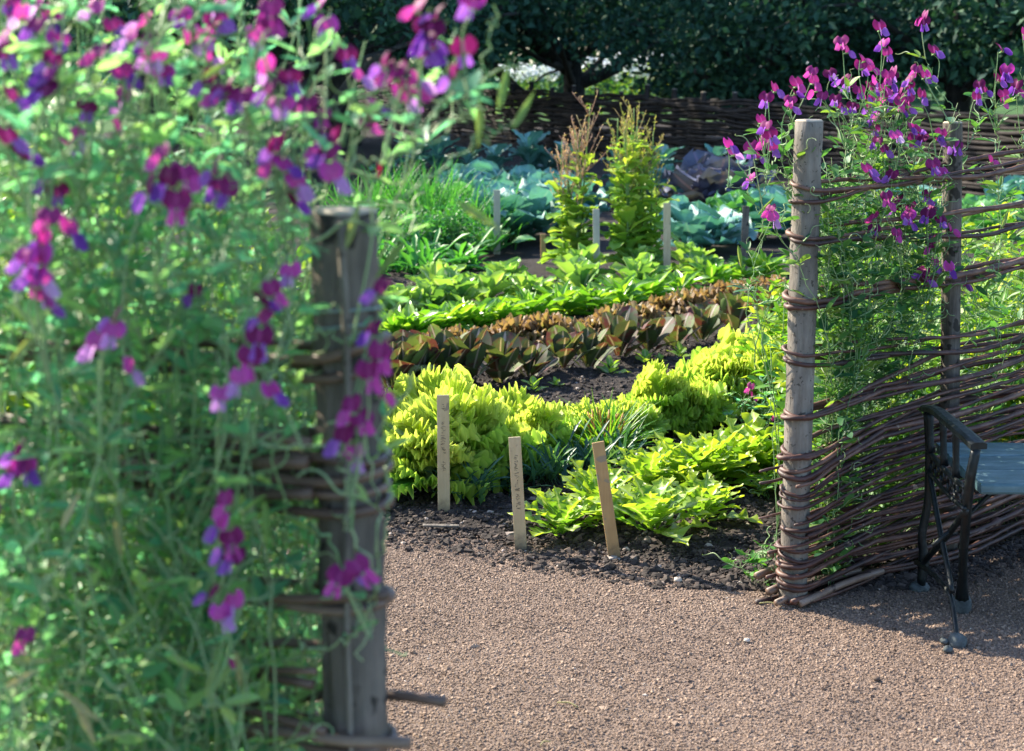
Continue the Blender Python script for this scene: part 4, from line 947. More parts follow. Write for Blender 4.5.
class Vine:
    def __init__(s, base, mat, label, group, leafsize=1.0, dens=1.0):
        s.base = np.asarray(base, float); s.root = empty('sweet_pea_plant', s.base); tag(s.root, label, 'sweet pea', group)
        s.st, s.lf, s.pd = MB(), MB(), []; s.nodes = []; s.mat = mat; s.ls = leafsize; s.dens = dens; s.spr = []; s.bl = 1.0; s.zmin = -1; s.keep = .3; s.q = []; s.tq = []; s.pq = []
    def leafpair(s, q, az, k=1.0):
        L = random.uniform(.036, .062) * s.ls * k; e = random.uniform(-.1, .8); d = dirv(az, e); pet = q + d * random.uniform(.012, .035) * s.ls
        s.pq.append((q, d, float(np.linalg.norm(pet - q)))); rn = random.random()
        for sg in (-1, 1):
            dd = dirv(az + sg * random.uniform(.4, .9), e + random.uniform(-.3, .3))
            s.q.append((pet, dd, (random.gauss(0, .4), random.gauss(0, .4), 1), L, random.uniform(.29, .46), min(1, max(0, rn + random.gauss(0, .12)))))
        for sg in (-1, 1): s.q.append((q, dirv(az + sg * 1.0, .5), (0, 0, 1), .016 * s.ls, .35, rn))
        if random.random() < .7: s.tq.append((pet, d + np.array([random.gauss(0, .3), random.gauss(0, .3), random.uniform(-.1, .6)]), random.uniform(.06, .14)))
    def stem(s, pts, r0=.0028, step=.055, leafy=1.0):
        P = smooth_path(np.asarray(pts), max(8, len(pts) * 7)); seg = np.linalg.norm(np.diff(P, axis=0), axis=1); cum = np.concatenate([[0], np.cumsum(seg)]); tot = cum[-1]
        P = P + rng.normal(size=P.shape) * .004
        tube(s.st, P - s.base * 0, np.linspace(r0, r0 * .6, len(P)), 4, 0, (random.random(), .5, 0), caps=False, flat=.6)
        z = step; k = random.random() * 6
        while z < tot:
            q = np.array([np.interp(z, cum, P[:, a]) for a in range(3)]); s.nodes.append(q); k += PI + random.gauss(0, .8)
            if random.random() < leafy * s.dens * (1 if q[2] > s.zmin else s.keep): s.leafpair(q, k)
            z += step * random.uniform(.75, 1.25)
    def finish(s):
        if s.q:
            P, D, N, L, Wr, rn = (np.array(z, float) for z in zip(*s.q)); batch(s.lf, T_LEAF, rng.integers(0, len(T_LEAF), len(P)), P, D, N, L, Wr, rn)
            P, D, L = (np.array(z, float) for z in zip(*s.pq)); batch(s.st, T_PET, np.zeros(len(P), int), P, D, np.tile([.1, .2, 1.0], (len(P), 1)), L, .0024 / L, rng.random(len(P)))
            if s.tq:
                P, D, L = (np.array(z, float) for z in zip(*s.tq)); batch(s.st, T_TEND, rng.integers(0, len(T_TEND), len(P)), P, D, rng.normal(size=P.shape), L, np.ones(len(P)), rng.uniform(.4, 1, len(P)))
        for mb in (s.st, s.lf):
            mb.v = [v - s.base for v in mb.v]
        s.stem_o = s.st.build('stem', M['pea_stem'], s.root); s.lf.build('foliage', M[s.mat], s.root)
    def spray(s, P, blooms, face=None, hang=0.0):
        """flower stalk from the nearest stem node up to P, with its blooms"""
        P = np.asarray(P, float); tgt = P - np.array([random.gauss(0, .02), random.gauss(0, .02), .13])
        N = np.array(s.nodes); d = np.linalg.norm(N - tgt, axis=1); q = N[int(d.argmin())]
        mb = MB(); path = smooth_path([q, q * .45 + P * .55 + np.array([random.gauss(0, .012), random.gauss(0, .012), .015]), P], 9); tube(mb, path - s.base, np.linspace(.0019, .0013, 9), 4, 0, (random.uniform(.2, .9), .5, 0), caps=False, flat=.8)
        if np.linalg.norm(P - q) > .26:
            for f in (.3, .55): s_ = path[int(f * 8)]
        st = mb.build('flower_stalk', M['pea_stem'], s.root)
        ax = nrm(path[-1] - path[-3]); fa = random.gauss(-1.5, .9) if face is None else face
        for i, (kind, off) in enumerate(blooms):
            pr = random.choice(BL[kind]); o = pr.copy(); COL.objects.link(o); o.parent = st
            a = fa + (i - (len(blooms) - 1) / 2) * random.uniform(.8, 1.5); fwd = dirv(a, random.uniform(-.35, .15))
            z = nrm(np.array([0, 0, 1.0]) - fwd * fwd[2] + rng.normal(size=3) * .15); y = np.cross(z, fwd); y = nrm(y); z = np.cross(fwd, y)
            p = P - s.base - ax * off + fwd * .016; sc = random.uniform(.78, 1.0) * s.bl
            o.matrix_local = Matrix(((fwd[0] * sc, y[0] * sc, z[0] * sc, p[0]), (fwd[1] * sc, y[1] * sc, z[1] * sc, p[1]), (fwd[2] * sc, y[2] * sc, z[2] * sc, p[2]), (0, 0, 0, 1)))
    def pod(s, q, d, L=.065, mat='pod'):
        mb = MB(); leaf(mb, q - s.base, d, (.3, -.8, .2), L, L * .17, p_lance, .25, .55, 0, 1, 6, 4, random.random()); 
        leaf(mb, q - s.base + nrm(d) * .0, d, (-.3, .8, -.2), L, L * .17, p_lance, -.25, .55, 0, 1, 6, 4, random.random()); mb.build('seed_pod', M[mat], s.root)
def pick(n, w):
    ks = random.choices(list(w), list(w.values()), k=n); return [(k, .021 * i + random.uniform(0, .006)) for i, k in enumerate(ks)]

# ---- far right plants on the wattle fence
RLAB = ['sweet pea reaching out past the pale end post towards the cabbages', 'sweet pea climbing just behind the pale end post', 'dense sweet pea with many purple blooms between the two posts', 'sweet pea climbing midway to the thin grey post', 'sweet pea twining over the thin grey post', 'sweet pea right behind the bench arm, past the thin post', 'sweet pea with tall lone stalks at the frame edge of the fence']
RS = [-.06, .05, .2, .38, .56, .78, 1.05]
RV = []
for i, s_ in enumerate(RS):
    b = P1 + FD * s_ - FN * .09; b[2] = 0
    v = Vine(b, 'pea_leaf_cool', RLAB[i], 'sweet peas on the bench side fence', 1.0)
    if i == 0: v.zmin, v.keep = .82, .06
    v.bl = 1.05
    ns = (3, 16, 24, 24, 19, 11, 9)[i]
    for k in range(ns):
        th = random.uniform(.95, 1.36) if i not in (0,) else random.uniform(.9, 1.1)
        if i >= 5: th = random.uniform(.8, 1.3)
        g = lambda a: FD * random.gauss(0, a)
        side = random.choice((1, -1, -1)); 
        pts = [b + FD * random.gauss(0, .05) - FN * random.uniform(-.02, .1), b + g(.07) - FN * random.uniform(-.02, .16) + [0, 0, th * .35], b + g(.09) - FN * random.uniform(-.16, .16) + [0, 0, th * .68], b + g(.1) - FN * random.uniform(-.12, .14) + [0, 0, th]]
        for q_ in pts:
            lim = P1[0] + (q_[1] - P1[1]) * .18 + .06
            if i and q_[0] < lim and q_[2] < 1.05: q_[0] = lim + .07 * random.random()
        if i == 0: pts = [b + FD * .09, b + FD * random.uniform(.03, .08) + [0, 0, .5], b - FD * random.uniform(.0, .06) + [0, 0, .8], b - FD * random.uniform(.0, .12) + [0, 0, th]]
        v.stem(pts, .0026, .05, .95 if i else .8)
    RV.append(v)
RF = [(928,18,3),(842,44,3),(877,28,1),(886,45,2),(931,53,2),(998,52,3),(1008,72,3),(1022,32,2),(980,85,3),(974,99,1),(1018,86,2),(767,100,2),(772,90,2),(794,86,2),(791,102,2),(812,74,2),(820,90,3),(831,76,2),(846,83,3),(858,92,2),(871,83,3),(880,90,2),(874,101,2),(887,77,2),(897,74,2),(913,82,3),(916,71,2),(925,76,1),(892,98,3),(898,104,2),(909,101,2),(758,122,2),(768,128,2),(752,150,2),(767,142,2),(725,146,3),(753,180,1),(773,212,2),(873,130,3),(878,144,3),(894,138,2),(914,132,2),(906,127,1),(926,141,1),(940,135,2),(953,140,2),(957,148,1),(934,166,3),(940,174,1),(987,161,1),(865,172,2),(893,177,1),(889,197,2),(898,206,2),(910,207,1),(928,196,2),(934,208,2),(928,216,2),(900,203,1),(911,219,2),(876,219,1),(874,231,2),(894,234,1),(939,223,2),(947,231,1),(938,240,2),(932,263,3),(923,275,2),(947,270,1),(960,285,1),(854,353,1),(860,60,2),(835,100,2),(905,92,2),(868,70,1),(852,108,1),(884,112,2),(918,96,1),(1003,95,2)]
for (px, py, n) in RF:                                             # carry a stem close to every far flower first
    Yg = P1[1] + (px - 793) / 157 * (P2[1] - P1[1]) * .9
    Yg += random.uniform(-.16, .1) if py > 110 else random.uniform(-.1, .22)
    Pw = at_y(px, py, Yg); v = min(RV, key=lambda q: abs(q.base[0] - Pw[0]) + random.random() * .08)
    N = np.array(v.nodes); tgt = Pw - [0, 0, .14]
    q = N[np.linalg.norm(N - tgt, axis=1).argmin()]
    if np.linalg.norm(q - tgt) > .1: v.stem([q, (q + tgt) / 2 + [random.gauss(0, .015), random.gauss(0, .015), .01], tgt + [0, 0, .03]], .0022, .045, .7)
    v.spr.append((Pw, n))
for i, v in enumerate(RV):
    v.finish()
    for (Pw, n) in v.spr: v.spray(Pw, pick(min(n, random.choice((1, 2, 2, 3))), {'dark': 6, 'deep': 2, 'pink': .8, 'lilac': .5}))
for (px, py, dx, dz, Y) in ((738, 245, .25, -1, 4.35), (758, 215, .5, .5, 4.36), (884, 330, .2, -1, 4.5), (1000, 230, .3, .6, 4.7), (960, 200, -.3, -.8, 4.6), (822, 310, .8, -.6, 4.3)):
    p = at_y(px, py, Y); RV[0 if px < 800 else 3].pod(p, (dx, .1, dz), .07)

# ---- near left mass
LLAB = ['sweet pea wrapped around the thick near post', 'sweet pea beside the near post with purple blooms hanging over it', 'bushy sweet pea a step in from the near post', 'sweet pea in the middle of the near mass, dark crimson blooms at its top', 'leafy sweet pea in the middle of the near mass with few blooms', 'sweet pea in the sunny yellow green part of the near mass', 'sweet pea with pink lilac blooms towards the frame edge', 'outermost sweet pea of the near mass at the frame edge', 'sweet pea behind the near post leaning over towards the garden', 'sweet pea behind the near mass, tall pink blooms at the top corner', 'low sweet pea in front of the near mass with pale pods', 'sweet pea at the back of the near mass with scarlet buds']
LB = [(.04, -.05), (.1, .08), (.17, -.1), (.24, .08), (.31, -.12), (.37, .06), (.44, -.08), (.54, .1), (.12, .28), (.33, .32), (.26, -.24), (.52, .36)]
LV = []
for i, (s_, o_) in enumerate(LB):
    b = Q1b + QD * s_ - QN * o_; b[2] = 0
    v = Vine(b, 'pea_leaf', LLAB[i], 'sweet peas of the near mass', .74)
    v.bl = .76
    if i in (0, 1): v.zmin, v.keep = 1.15, (.55, 1)[i]
    ns = (5, 19, 20, 18, 18, 18, 18, 18, 11, 17, 12, 15)[i]
    for k in range(ns):
        th = random.uniform(1.25, 1.68) if i not in (0, 10) else (random.uniform(.7, 1.25) if i == 0 else random.uniform(.8, 1.2))
        if i in (1, 8): th = random.uniform(1.0, 1.5)
        g = lambda a: QD * random.gauss(.0 if i > 1 else .05, a) + QN * random.gauss(0, a)
        pts = [b + g(.04), b + g(.06) + [0, 0, th * .4], b + g(.085) + [0, 0, th * .7], b + g(.1) + [0, 0, th]]
        for q_ in pts:
            lx_ = Q1b[0] * q_[1] / 1.8 - .03
            if q_[2] < 1.2 and q_[0] > lx_: q_[0] = lx_ - .05 * random.random()
            s_ = float((q_ - Q1b).dot(QD)); lo_ = .035 if q_[2] < 1.2 else -.06
            if s_ < lo_: q_ += QD * (lo_ - s_ + random.random() * .06)
        v.stem(pts, .003, .052, .9)
    LV.append(v)
LF = [(30,15,3,1.9,'p'),(18,42,2,1.8,'p'),(58,62,3,1.7,'p'),(66,82,2,1.7,'d'),(12,8,2,2.1,'p'),(50,5,2,2.2,'l'),(102,12,2,2.2,'p'),(140,40,3,1.9,'l'),(150,26,2,2.1,'p'),(160,55,2,2,'l'),(185,20,2,2.2,'p'),(230,8,2,2.2,'p'),(212,18,1,2.1,'d'),(280,10,3,1.75,'d'),(275,68,3,1.75,'p'),(292,78,1,1.75,'v'),(330,8,2,2.1,'l'),(395,62,3,1.75,'d'),(408,82,2,1.75,'p'),(430,8,3,1.7,'d'),(448,20,3,1.7,'d'),(440,45,3,1.68,'p'),(466,52,2,1.7,'v'),(478,6,1,1.7,'p'),(170,158,3,1.55,'x'),(178,178,2,1.55,'d'),(160,190,1,1.55,'v'),(225,170,2,1.75,'v'),(222,185,1,1.8,'v'),(285,150,3,1.7,'d'),(278,168,3,1.72,'p'),(288,185,2,1.75,'v'),(345,140,2,1.75,'d'),(334,158,2,1.75,'v'),(366,173,1,1.9,'b'),(52,222,3,1.65,'d'),(55,240,2,1.6,'d'),(32,262,3,1.6,'p'),(40,280,2,1.6,'l'),(130,318,2,1.65,'p'),(104,345,1,1.65,'p'),(118,368,1,1.7,'v'),(265,290,2,1.65,'d'),(275,322,2,1.65,'p'),(250,355,1,1.62,'x'),(246,380,3,1.58,'l'),(224,398,1,1.58,'v'),(365,372,2,1.68,'x'),(360,405,2,1.68,'d'),(352,440,3,1.68,'p'),(384,330,2,1.7,'d'),(390,292,1,1.75,'v'),(235,500,1,1.6,'x'),(232,522,2,1.6,'d'),(238,545,2,1.6,'v'),(212,613,1,1.58,'v'),(222,598,1,1.6,'d'),(245,602,1,1.62,'v'),(355,570,2,1.66,'d'),(338,580,1,1.66,'d'),(30,455,2,1.7,'d'),(20,470,1,1.7,'p'),(32,640,1,1.62,'d'),(4,510,1,1.7,'d'),(108,130,1,1.8,'b'),(2,95,1,1.7,'d'),(0,140,2,1.7,'p'),(215,78,2,1.9,'d'),(237,88,2,1.9,'v'),(105,60,2,1.95,'d'),(312,108,2,2,'d'),(322,122,2,2,'d'),(60,175,2,1.9,'p'),(180,215,1,2,'b'),(85,110,1,2,'v'),(200,40,2,2.3,'l'),(255,40,1,2.2,'v'),(370,110,2,2.1,'d'),(345,60,2,2.2,'v'),(130,100,1,2.1,'l'),(70,140,1,2.0,'p'),(240,660,1,1.65,'b'),(296,272,1,1.8,'v'),(205,290,1,2,'v')]
LK = {'p': {'pink': 2, 'dark': 1.5, 'lilac': 2}, 'd': {'dark': 3, 'deep': 2.5, 'pink': 1}, 'l': {'lilac': 3, 'pink': 1}, 'v': {'dark': 1.5, 'lilac': 1}, 'x': {'deep': 3, 'scar': 2, 'dark': 1}, 'b': {'bud': 1}}
def ensure(v, Pw, up=.12, leafy=.8):
    N = np.array(v.nodes); tgt = Pw - [0, 0, up]; q = N[np.linalg.norm(N - tgt, axis=1).argmin()]
    if np.linalg.norm(q - tgt) > .1: v.stem([q, (q + tgt) / 2 + [random.gauss(0, .015), random.gauss(0, .015), .015], tgt + [0, 0, .02]], .0026, .05, leafy)
for (px, py, n, Y, k) in LF:
    Y = 1.58 + (Y - 1.58) * .45; Pw = at_y(px, py, Y); c = [v for j, v in enumerate(LV) if j not in (10,)] if py < 560 else LV
    v = min(c, key=lambda q: np.linalg.norm((q.base - Pw)[:2]) + random.random() * .06); ensure(v, Pw); v.spr.append((Pw, n, k))
# arching runners at the top towards the garden, with pods
for pts in ([(330, 260), (400, 200), (470, 150), (520, 120)], [(345, 180), (375, 110), (430, 100), (480, 95)], [(400, 150), (440, 110), (455, 60), (450, 30)], [(330, 150), (380, 120), (400, 95)], [(470, 150), (478, 120), (490, 40), (498, 10)]):
    LV[8].stem([at_y(x, y, 1.78 + .02 * random.random()) for x, y in pts], .003, .06, .7)
# tendrils of stem and leaf across the near post
for pts in ([(300, 650), (345, 640), (372, 600), (378, 520), (366, 440)], [(310, 520), (340, 560), (372, 640)], [(330, 420), (372, 430), (388, 480), (380, 560)], [(300, 330), (340, 335), (384, 350)]):
    LV[0].stem([at_y(x, y, 1.715 + .02 * random.random()) for x, y in pts], .0028, .06, .85)
for v in LV:
    v.finish()
    for (Pw, n, k) in v.spr: v.spray(Pw, pick(min(n, random.choice((2, 2, 3))), LK[k]))
for (px, py, dx, dz, Y, j, mt) in ((480, 100, .0, -1, 1.75, 8, 'pod'), (498, 112, .25, 1, 1.76, 8, 'pod'), (512, 130, .5, .8, 1.76, 8, 'pod'), (455, 200, .8, -.5, 1.76, 8, 'pod'), (405, 240, -.6, -.8, 1.78, 8, 'pod'), (30, 600, .5, .8, 1.62, 7, 'pod'), (8, 640, 1, .05, 1.6, 7, 'pod'), (8, 660, 1, -.1, 1.6, 7, 'pod'), (110, 640, .7, .6, 1.62, 5, 'pod'), (60, 690, .6, -.6, 1.6, 5, 'dry_pod'), (60, 530, .5, .9, 1.6, 5, 'dry_pod'), (215, 690, .5, .7, 1.62, 2, 'pod'), (75, 700, .3, -.9, 1.62, 5, 'dry_pod'),
                                   (235, 650, .1, -1, 1.62, 2, 'dry_pod'), (120, 150, -.6, -.8, 1.65, 3, 'pod'), (200, 80, .8, .5, 1.7, 3, 'pod'), (40, 330, -.8, -.8, 1.62, 6, 'pod'), (265, 500, .0, -1, 1.62, 2, 'pod'), (205, 700, .3, .8, 1.6, 10, 'pod'), (0, 690, 1, .5, 1.55, 7, 'dry_pod'), (175, 410, .1, 1, 1.65, 4, 'pod'), (115, 520, .1, -1, 1.65, 5, 'dry_pod'), (345, 250, .3, .9, 1.75, 1, 'pod')):
    LV[j].pod(at_y(px, py, Y), (dx, .1, dz), random.uniform(.045, .062), mt)

# self sown sweet pea and weeds by the end post
b = at(758, 440); v = Vine(b, 'pea_leaf', 'small self sown sweet pea with two magenta blooms left of the end post', 'sweet peas on the bench side fence', .7)
for k in range(7): v.stem([b, b + [random.gauss(0, .05), random.gauss(0, .05), .12], b + [random.gauss(0, .1), random.gauss(0, .08), random.uniform(.14, .26)]], .0018, .035, .9)
v.finish()
for (px, py) in ((752, 388), (749, 396), (779, 415)): v.spray(at_y(px, py, b[1] - .03), [('deep', 0)])
b = at(757, 585); v = Vine(b, 'weed', 'small green weed seedling on the soil at the foot of the end post', None, .8); v.root['category'] = 'weed'; v.root.name = 'weed'
for k in range(3): v.stem([b, b + [random.gauss(-.02, .03), random.gauss(0, .03), .05], b + [random.gauss(-.03, .06), random.gauss(0, .04), random.uniform(.06, .16)]], .0014, .025, 1)
v.finish()
b = at(768, 500); v = Vine(b, 'hedge', 'yellowish young vine on the soil between oak leaf lettuces and the end post', None, .8); v.root['category'] = 'vine'; v.root.name = 'young_vine'
for k in range(5): v.stem([b, b + [random.gauss(-.02, .04), random.gauss(0, .03), .06], b + [random.gauss(-.03, .08), random.gauss(0, .04), random.uniform(.04, .16)]], .0016, .03, 1)
v.finish()
#PEA_END

# ------------------------------------------------------------------ sunny pea bushes behind the bench fence
def bush(name, loc, rx, ry, hgt, nst, mat, label, cat, group, ls=.05, per=26):
    r = empty(name, loc); st, lf = MB(), MB()
    for i in range(nst):
        a = random.random() * 6.3; q = math.sqrt(random.random()); b = np.array([math.cos(a) * rx * q, math.sin(a) * ry * q, 0]); h = hgt * random.uniform(.6, 1.05) * (1 - .25 * q)
        t_ = b + [random.gauss(0, .08), random.gauss(0, .08), h]; S = smooth_path([b * .8, (b + t_) / 2 + [random.gauss(0, .03), random.gauss(0, .03), 0], t_], 9); tube(st, S, np.linspace(.004, .0018, 9), 4, 0, caps=False)
        f = rng.uniform(.08, 1, per); tt = np.linspace(0, 1, 9); p = np.stack([np.interp(f, tt, S[:, c]) for c in range(3)], -1); az = rng.uniform(0, 6.3, per); e = rng.uniform(-.2, 1.0, per)
        d = np.stack([np.cos(az) * np.cos(e), np.sin(az) * np.cos(e), np.sin(e)], -1); nn = np.stack([rng.normal(0, .4, per), rng.normal(0, .4, per), np.ones(per)], -1)
        batch(lf, T_LEAF, rng.integers(0, len(T_LEAF), per), p + d * rng.uniform(.01, .07, per)[:, None], d, nn, ls * rng.uniform(.7, 1.3, per), rng.uniform(.36, .52, per), rng.random(per))
    st.build('stem', M['pea_stem'], r); lf.build('foliage', M[mat], r); return tag(r, label, cat, group)
BB = [((1.15, 5.25), .25, .7, 'yellow green pea bush right behind the pale end post'), ((1.5, 5.6), .3, .8, 'sunny pea bush behind the fence between its two posts'), ((1.95, 5.75), .32, .85, 'tall sunny pea bush behind the thin grey post'), ((2.35, 6.2), .32, .9, 'pea bush behind the bench seat beyond the fence'), ((1.75, 6.7), .35, .95, 'pea bush in the second rank behind the thin grey post'), ((2.4, 7.1), .35, 1.0, 'pea bush in the second rank at the frame edge'), ((1.3, 6.3), .28, .75, 'low pea bush next to the frilly lettuces, behind the fence end'), ((2.8, 6.4), .3, .9, 'pea bush farthest along the fence')]
for (xy, rr, hh, lab) in BB: bush('pea_bush', (xy[0], xy[1], 0), rr, rr, hh, 60, 'hedge', lab, 'pea bush', 'sunlit pea bushes behind the fence', .055, 40)
LBB = [((-.85, 3.2), .26, 1.45, 'green pea bush deep behind the near sweet pea mass'), ((-.64, 2.9), .2, 1.0, 'pea bush behind the near mass, nearer the post'), ((-1.2, 3.55), .3, 1.5, 'pea bush behind the near mass at the frame edge'), ((-2.3, 5.6), .4, .9, 'tall pea bush far behind the near mass'), ((-1.05, 5.9), .35, .9, 'pea bush beside the lettuce rows, screened by the near mass')]
for (xy, rr, hh, lab) in LBB: bush('pea_bush', (xy[0], xy[1], 0), rr, rr, hh, 70, 'hedge', lab, 'pea bush', 'green bushes behind the near mass', .07, 40)
#BUSH_END

for (px, py, lab) in ((388, 262, 'feathery green herb nearest the near post, under the grassy clumps'), (418, 258, 'feathery green herb in the middle under the grassy clumps'), (452, 256, 'feathery green herb next to the broad single leaved plant')):
    p = at(px, py); bush('feathery_herb', (p[0], p[1], -.02), .2, .2, .42, 40, 'grass', lab, 'herb', 'feathery herbs behind the near post', .04, 40)
# ------------------------------------------------------------------ orchard
def tree_mesh(seed, th, R, crown_h, nleaf, ls, low=1.4, fork=True):
    random.seed(seed); br, cr = MB(), MB(); tips = []
    tr = smooth_path([(0, 0, -.2), (.04, 0, th * .5), (-.03, .03, th)], 9)
    tube(br, tr, np.linspace(.24, .17, 9) * (1 + .35 * np.exp(-np.linspace(0, 6, 9))), 11, lump=.04)
    nb = 7
    for k in range(nb):
        az = k * 2 * PI / nb + random.uniform(-.3, .3); z0 = th * random.uniform(.55, 1.0); b = np.array([0, 0, z0]); L = R * random.uniform(.75, 1.0)
        rise = random.uniform(.15, 1.0) * crown_h * .7
        e = b + [math.cos(az) * L, math.sin(az) * L, rise]; S = smooth_path([b, b * .6 + e * .4 + [0, 0, -.15 + .2 * random.random()], e], 10); tube(br, S, np.linspace(.095, .025, 10), 7, lump=.05); tips.append(S)
        for j in range(6):
            f = random.uniform(.3, 1); p = S[int(f * 9)]; a2 = az + random.uniform(-1.3, 1.3); e2 = p + [math.cos(a2) * L * .45, math.sin(a2) * L * .45, random.uniform(-.5, 1.3)]
            S2 = smooth_path([p, (p + e2) / 2 + [0, 0, .12], e2], 6); tube(br, S2, np.linspace(.028, .008, 6), 5, caps=False); tips.append(S2)
    top = smooth_path([(0, 0, th), (.1, .1, th + crown_h * .5), (0, 0, th + crown_h * .9)], 8); tube(br, top, np.linspace(.13, .02, 8), 7); tips.append(top)
    for j in range(14):
        p = top[random.randrange(2, 8)]; a2 = random.random() * 6.3; e2 = p + [math.cos(a2) * R * .55, math.sin(a2) * R * .55, random.uniform(-.1, .9)]; S2 = smooth_path([p, (p + e2) / 2, e2], 6); tube(br, S2, np.linspace(.03, .008, 6), 5, caps=False); tips.append(S2)
    for az, z0, rr in ((2.7, .35, 1.9), (-.4, .95, 1.8), (3.6, 1.2, 2.2)):     # low crooked limbs
        b = np.array([0, 0, z0]); e = np.array([math.cos(az) * rr, math.sin(az) * rr, z0 + rr * .62]); tube(br, smooth_path([b, b * .55 + e * .45 + [0, 0, -.16], e * .8 + b * .2 + [0, 0, .06], e], 10), np.linspace(.13, .05, 10), 8, lump=.05)
    # leaves in clumps along the twigs
    C = []
    for S in tips:
        for q in range(10): C.append(S[random.randrange(len(S) // 3, len(S))] + np.array([random.gauss(0, .28), random.gauss(0, .28), random.gauss(-.05, .26)]))
    C = np.array(C); idx = rng.integers(0, len(C), nleaf); P = C[idx] + rng.normal(size=(nleaf, 3)) * .2
    P = P[P[:, 2] > low * .75 + .4 * rng.random(len(P))]; n = len(P)
    d = rng.normal(size=(n, 3)); d[:, 2] -= .4; d /= np.linalg.norm(d, axis=1)[:, None]; w = np.cross(d, rng.normal(size=(n, 3))); w /= np.linalg.norm(w, axis=1)[:, None] + 1e-9; nn = np.cross(d, w)
    L = ls * rng.uniform(.7, 1.25, n)[:, None]; a = P; t1 = P + d * L; l = P + d * L * .45 + w * L * .3 + nn * L * .08; r = P + d * L * .45 - w * L * .3 + nn * L * .08
    tn = np.repeat(np.clip(.5 + .25 * rng.normal(size=n), 0, 1)[:, None], 3, 1)
    b = cr.verts(np.stack([a, l, t1, r], 1).reshape(-1, 3), np.repeat(tn, 4, 0)); k = b + np.arange(n) * 4
    cr.tris(np.concatenate([np.stack([k, k + 1, k + 2], -1), np.stack([k, k + 2, k + 3], -1)]))
    return br, cr
TP = []
for sd, th, R, ch, nl, low in ((1, 1.6, 3.0, 3.6, 15000, 2.2), (2, 1.2, 2.7, 3.4, 17000, .45), (3, 1.5, 3.2, 3.8, 15000, 1.3)):
    br, cr = tree_mesh(sd, th, R, ch, nl, .15, low)
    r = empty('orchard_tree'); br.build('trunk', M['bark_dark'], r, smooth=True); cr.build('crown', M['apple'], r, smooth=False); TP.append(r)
random.seed(77)
TR = [(1.15, 31.0, 0, .4, 1.0, 'dark apple tree with forked trunk right behind the far woven fence'), (3.9, 26.5, 1, 1.3, .85, 'low drooping dark apple tree behind the fence, beyond the red cabbage'), (6.9, 25.0, 2, 2.2, 1.0, 'dark apple tree behind the tall sweet pea flowers'), (9.0, 22.0, 2, 4.0, 1.05, 'dark apple tree farthest along the fence past the thin post'), (-2.9, 27.5, 2, .9, 1.2, 'big dark apple tree beyond the grass clump, screened by the near mass'), (-3.1, 20.6, 0, 3.0, 1.0, 'apple tree at the garden side behind the near mass'), (-6.2, 29.0, 2, 5.0, 2.1, 'very tall tree added far behind the near mass to shade the woven fence'),  # last one added and scaled up so its shadow covers the far fence
      (-9, 45, 2, 2.6, 1.1, 'apple tree in the second rank, beyond the big dark one'), (11.5, 42, 0, 1.9, 1.15, 'apple tree in the second rank behind the drooping one'), (13.2, 36, 2, 5.5, 1.15, 'apple tree in the second rank farthest along the fence'), (12.5, 27, 0, 2.0, 1.05, 'apple tree outside the fence bend, deep shade')]
seen = set()
for (x, y, k, rz, s, lab) in TR:
    o = TP[k] if k not in seen else copy_tree(TP[k]); seen.add(k); o.location = (x, y, -.05); o.rotation_euler = (0, 0, rz); o.scale = (s, s, s); tag(o, lab, 'tree', 'orchard apple trees')
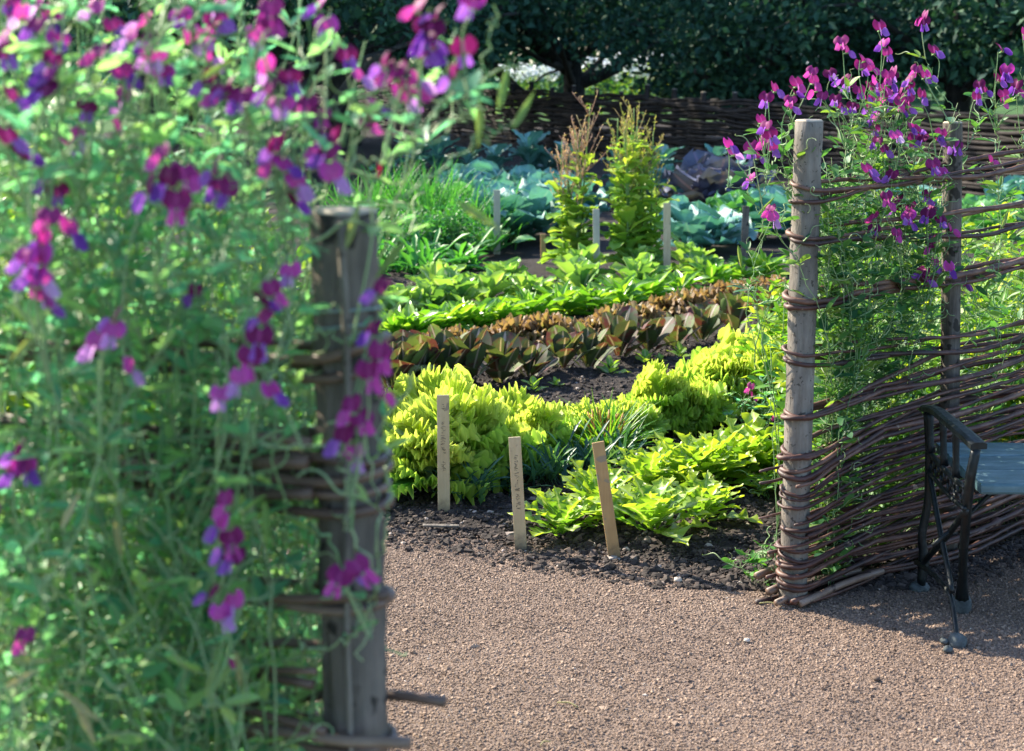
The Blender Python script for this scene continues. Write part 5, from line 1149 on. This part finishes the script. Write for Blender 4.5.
# tall dark hedge closing the orchard
def hedge(x0, x1, y, h, label):
    mb = MB(); n = int((x1 - x0) * h * 330); P = np.stack([rng.uniform(x0, x1, n), y + rng.normal(size=n) * .5, h * rng.random(n) ** .8 + .25 * rng.normal(size=n)], -1); P[:, 2] = np.abs(P[:, 2]) * (1 + .12 * np.sin(P[:, 0] * 1.3))
    d = rng.normal(size=(n, 3)); d /= np.linalg.norm(d, axis=1)[:, None]; w = np.cross(d, rng.normal(size=(n, 3))); w /= np.linalg.norm(w, axis=1)[:, None] + 1e-9; L = .26 * rng.uniform(.7, 1.3, n)[:, None]
    b = mb.verts(np.stack([P, P + d * L * .5 + w * L * .35, P + d * L, P + d * L * .5 - w * L * .35], 1).reshape(-1, 3), np.repeat(np.repeat(rng.random(n)[:, None], 3, 1), 4, 0)); k = b + np.arange(n) * 4
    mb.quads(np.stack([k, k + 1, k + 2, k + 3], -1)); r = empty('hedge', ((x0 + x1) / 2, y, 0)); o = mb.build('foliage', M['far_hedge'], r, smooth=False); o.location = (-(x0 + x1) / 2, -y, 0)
    mb = MB()
    for xx in np.arange(x0 + .5, x1, 1.6): tube(mb, [(xx, y, -.1), (xx + .1, y + .1, h * .5), (xx, y, h * .85)], [.09, .06, .03], 6, caps=False)
    t_ = mb.build('trunk', M['bark_dark'], r); t_.location = o.location
    tag(r, label, 'hedge')
hedge(-26, 30, 58, 6.5, 'tall dark hedge closing off the orchard at the very back')
# white flowered border beyond the fence
def phlox(x, y, w, h, label):
    r = empty('white_flower_clump', (x, y, 0)); lf, fl_ = MB(), MB()
    for i in range(26):
        b = np.array([random.uniform(-w, w), random.uniform(-.4, .4), 0]); hh = h * random.uniform(.75, 1.05)
        for k in range(26): leaf(lf, b + [random.gauss(0, .06), random.gauss(0, .06), hh * random.random()], dirv(random.random() * 6.3, random.uniform(-.1, .9)), (0, 0, 1), .17, .05, p_lance, .4, .2, 0, 1, 3, 2, random.random())
        for k in range(15): leaf(fl_, b + [random.gauss(0, .085), random.gauss(0, .085), hh + random.gauss(0, .06)], dirv(random.random() * 6.3, random.uniform(-.2, 1.2)), (0, 0, 1), .11, .1, p_oval, .1, .1, 0, 1, 2, 2, random.random())
    lf.build('foliage', M['hedge'], r); fl_.build('blossom', M['whitefl'], r); tag(r, label, 'flower clump', 'white flowers in the orchard clearing')
for (px, py, Y, lab) in ((615, 68, 38, 'white flowered clump just past the forked trunk'), (650, 64, 38.5, 'white flowered clump in the middle of the clearing'), (685, 64, 38, 'white flowered clump beside the drooping tree'), (800, 62, 37, 'white flowered clump glimpsed between drooping tree and sweet pea tops'), (835, 64, 36, 'white flowered clump behind the sweet pea tops'), (525, 74, 40, 'pale flowered clump left of the forked trunk')):
    p = at_y(px, py, Y); phlox(p[0], Y, .75, p[2] + .1, lab)
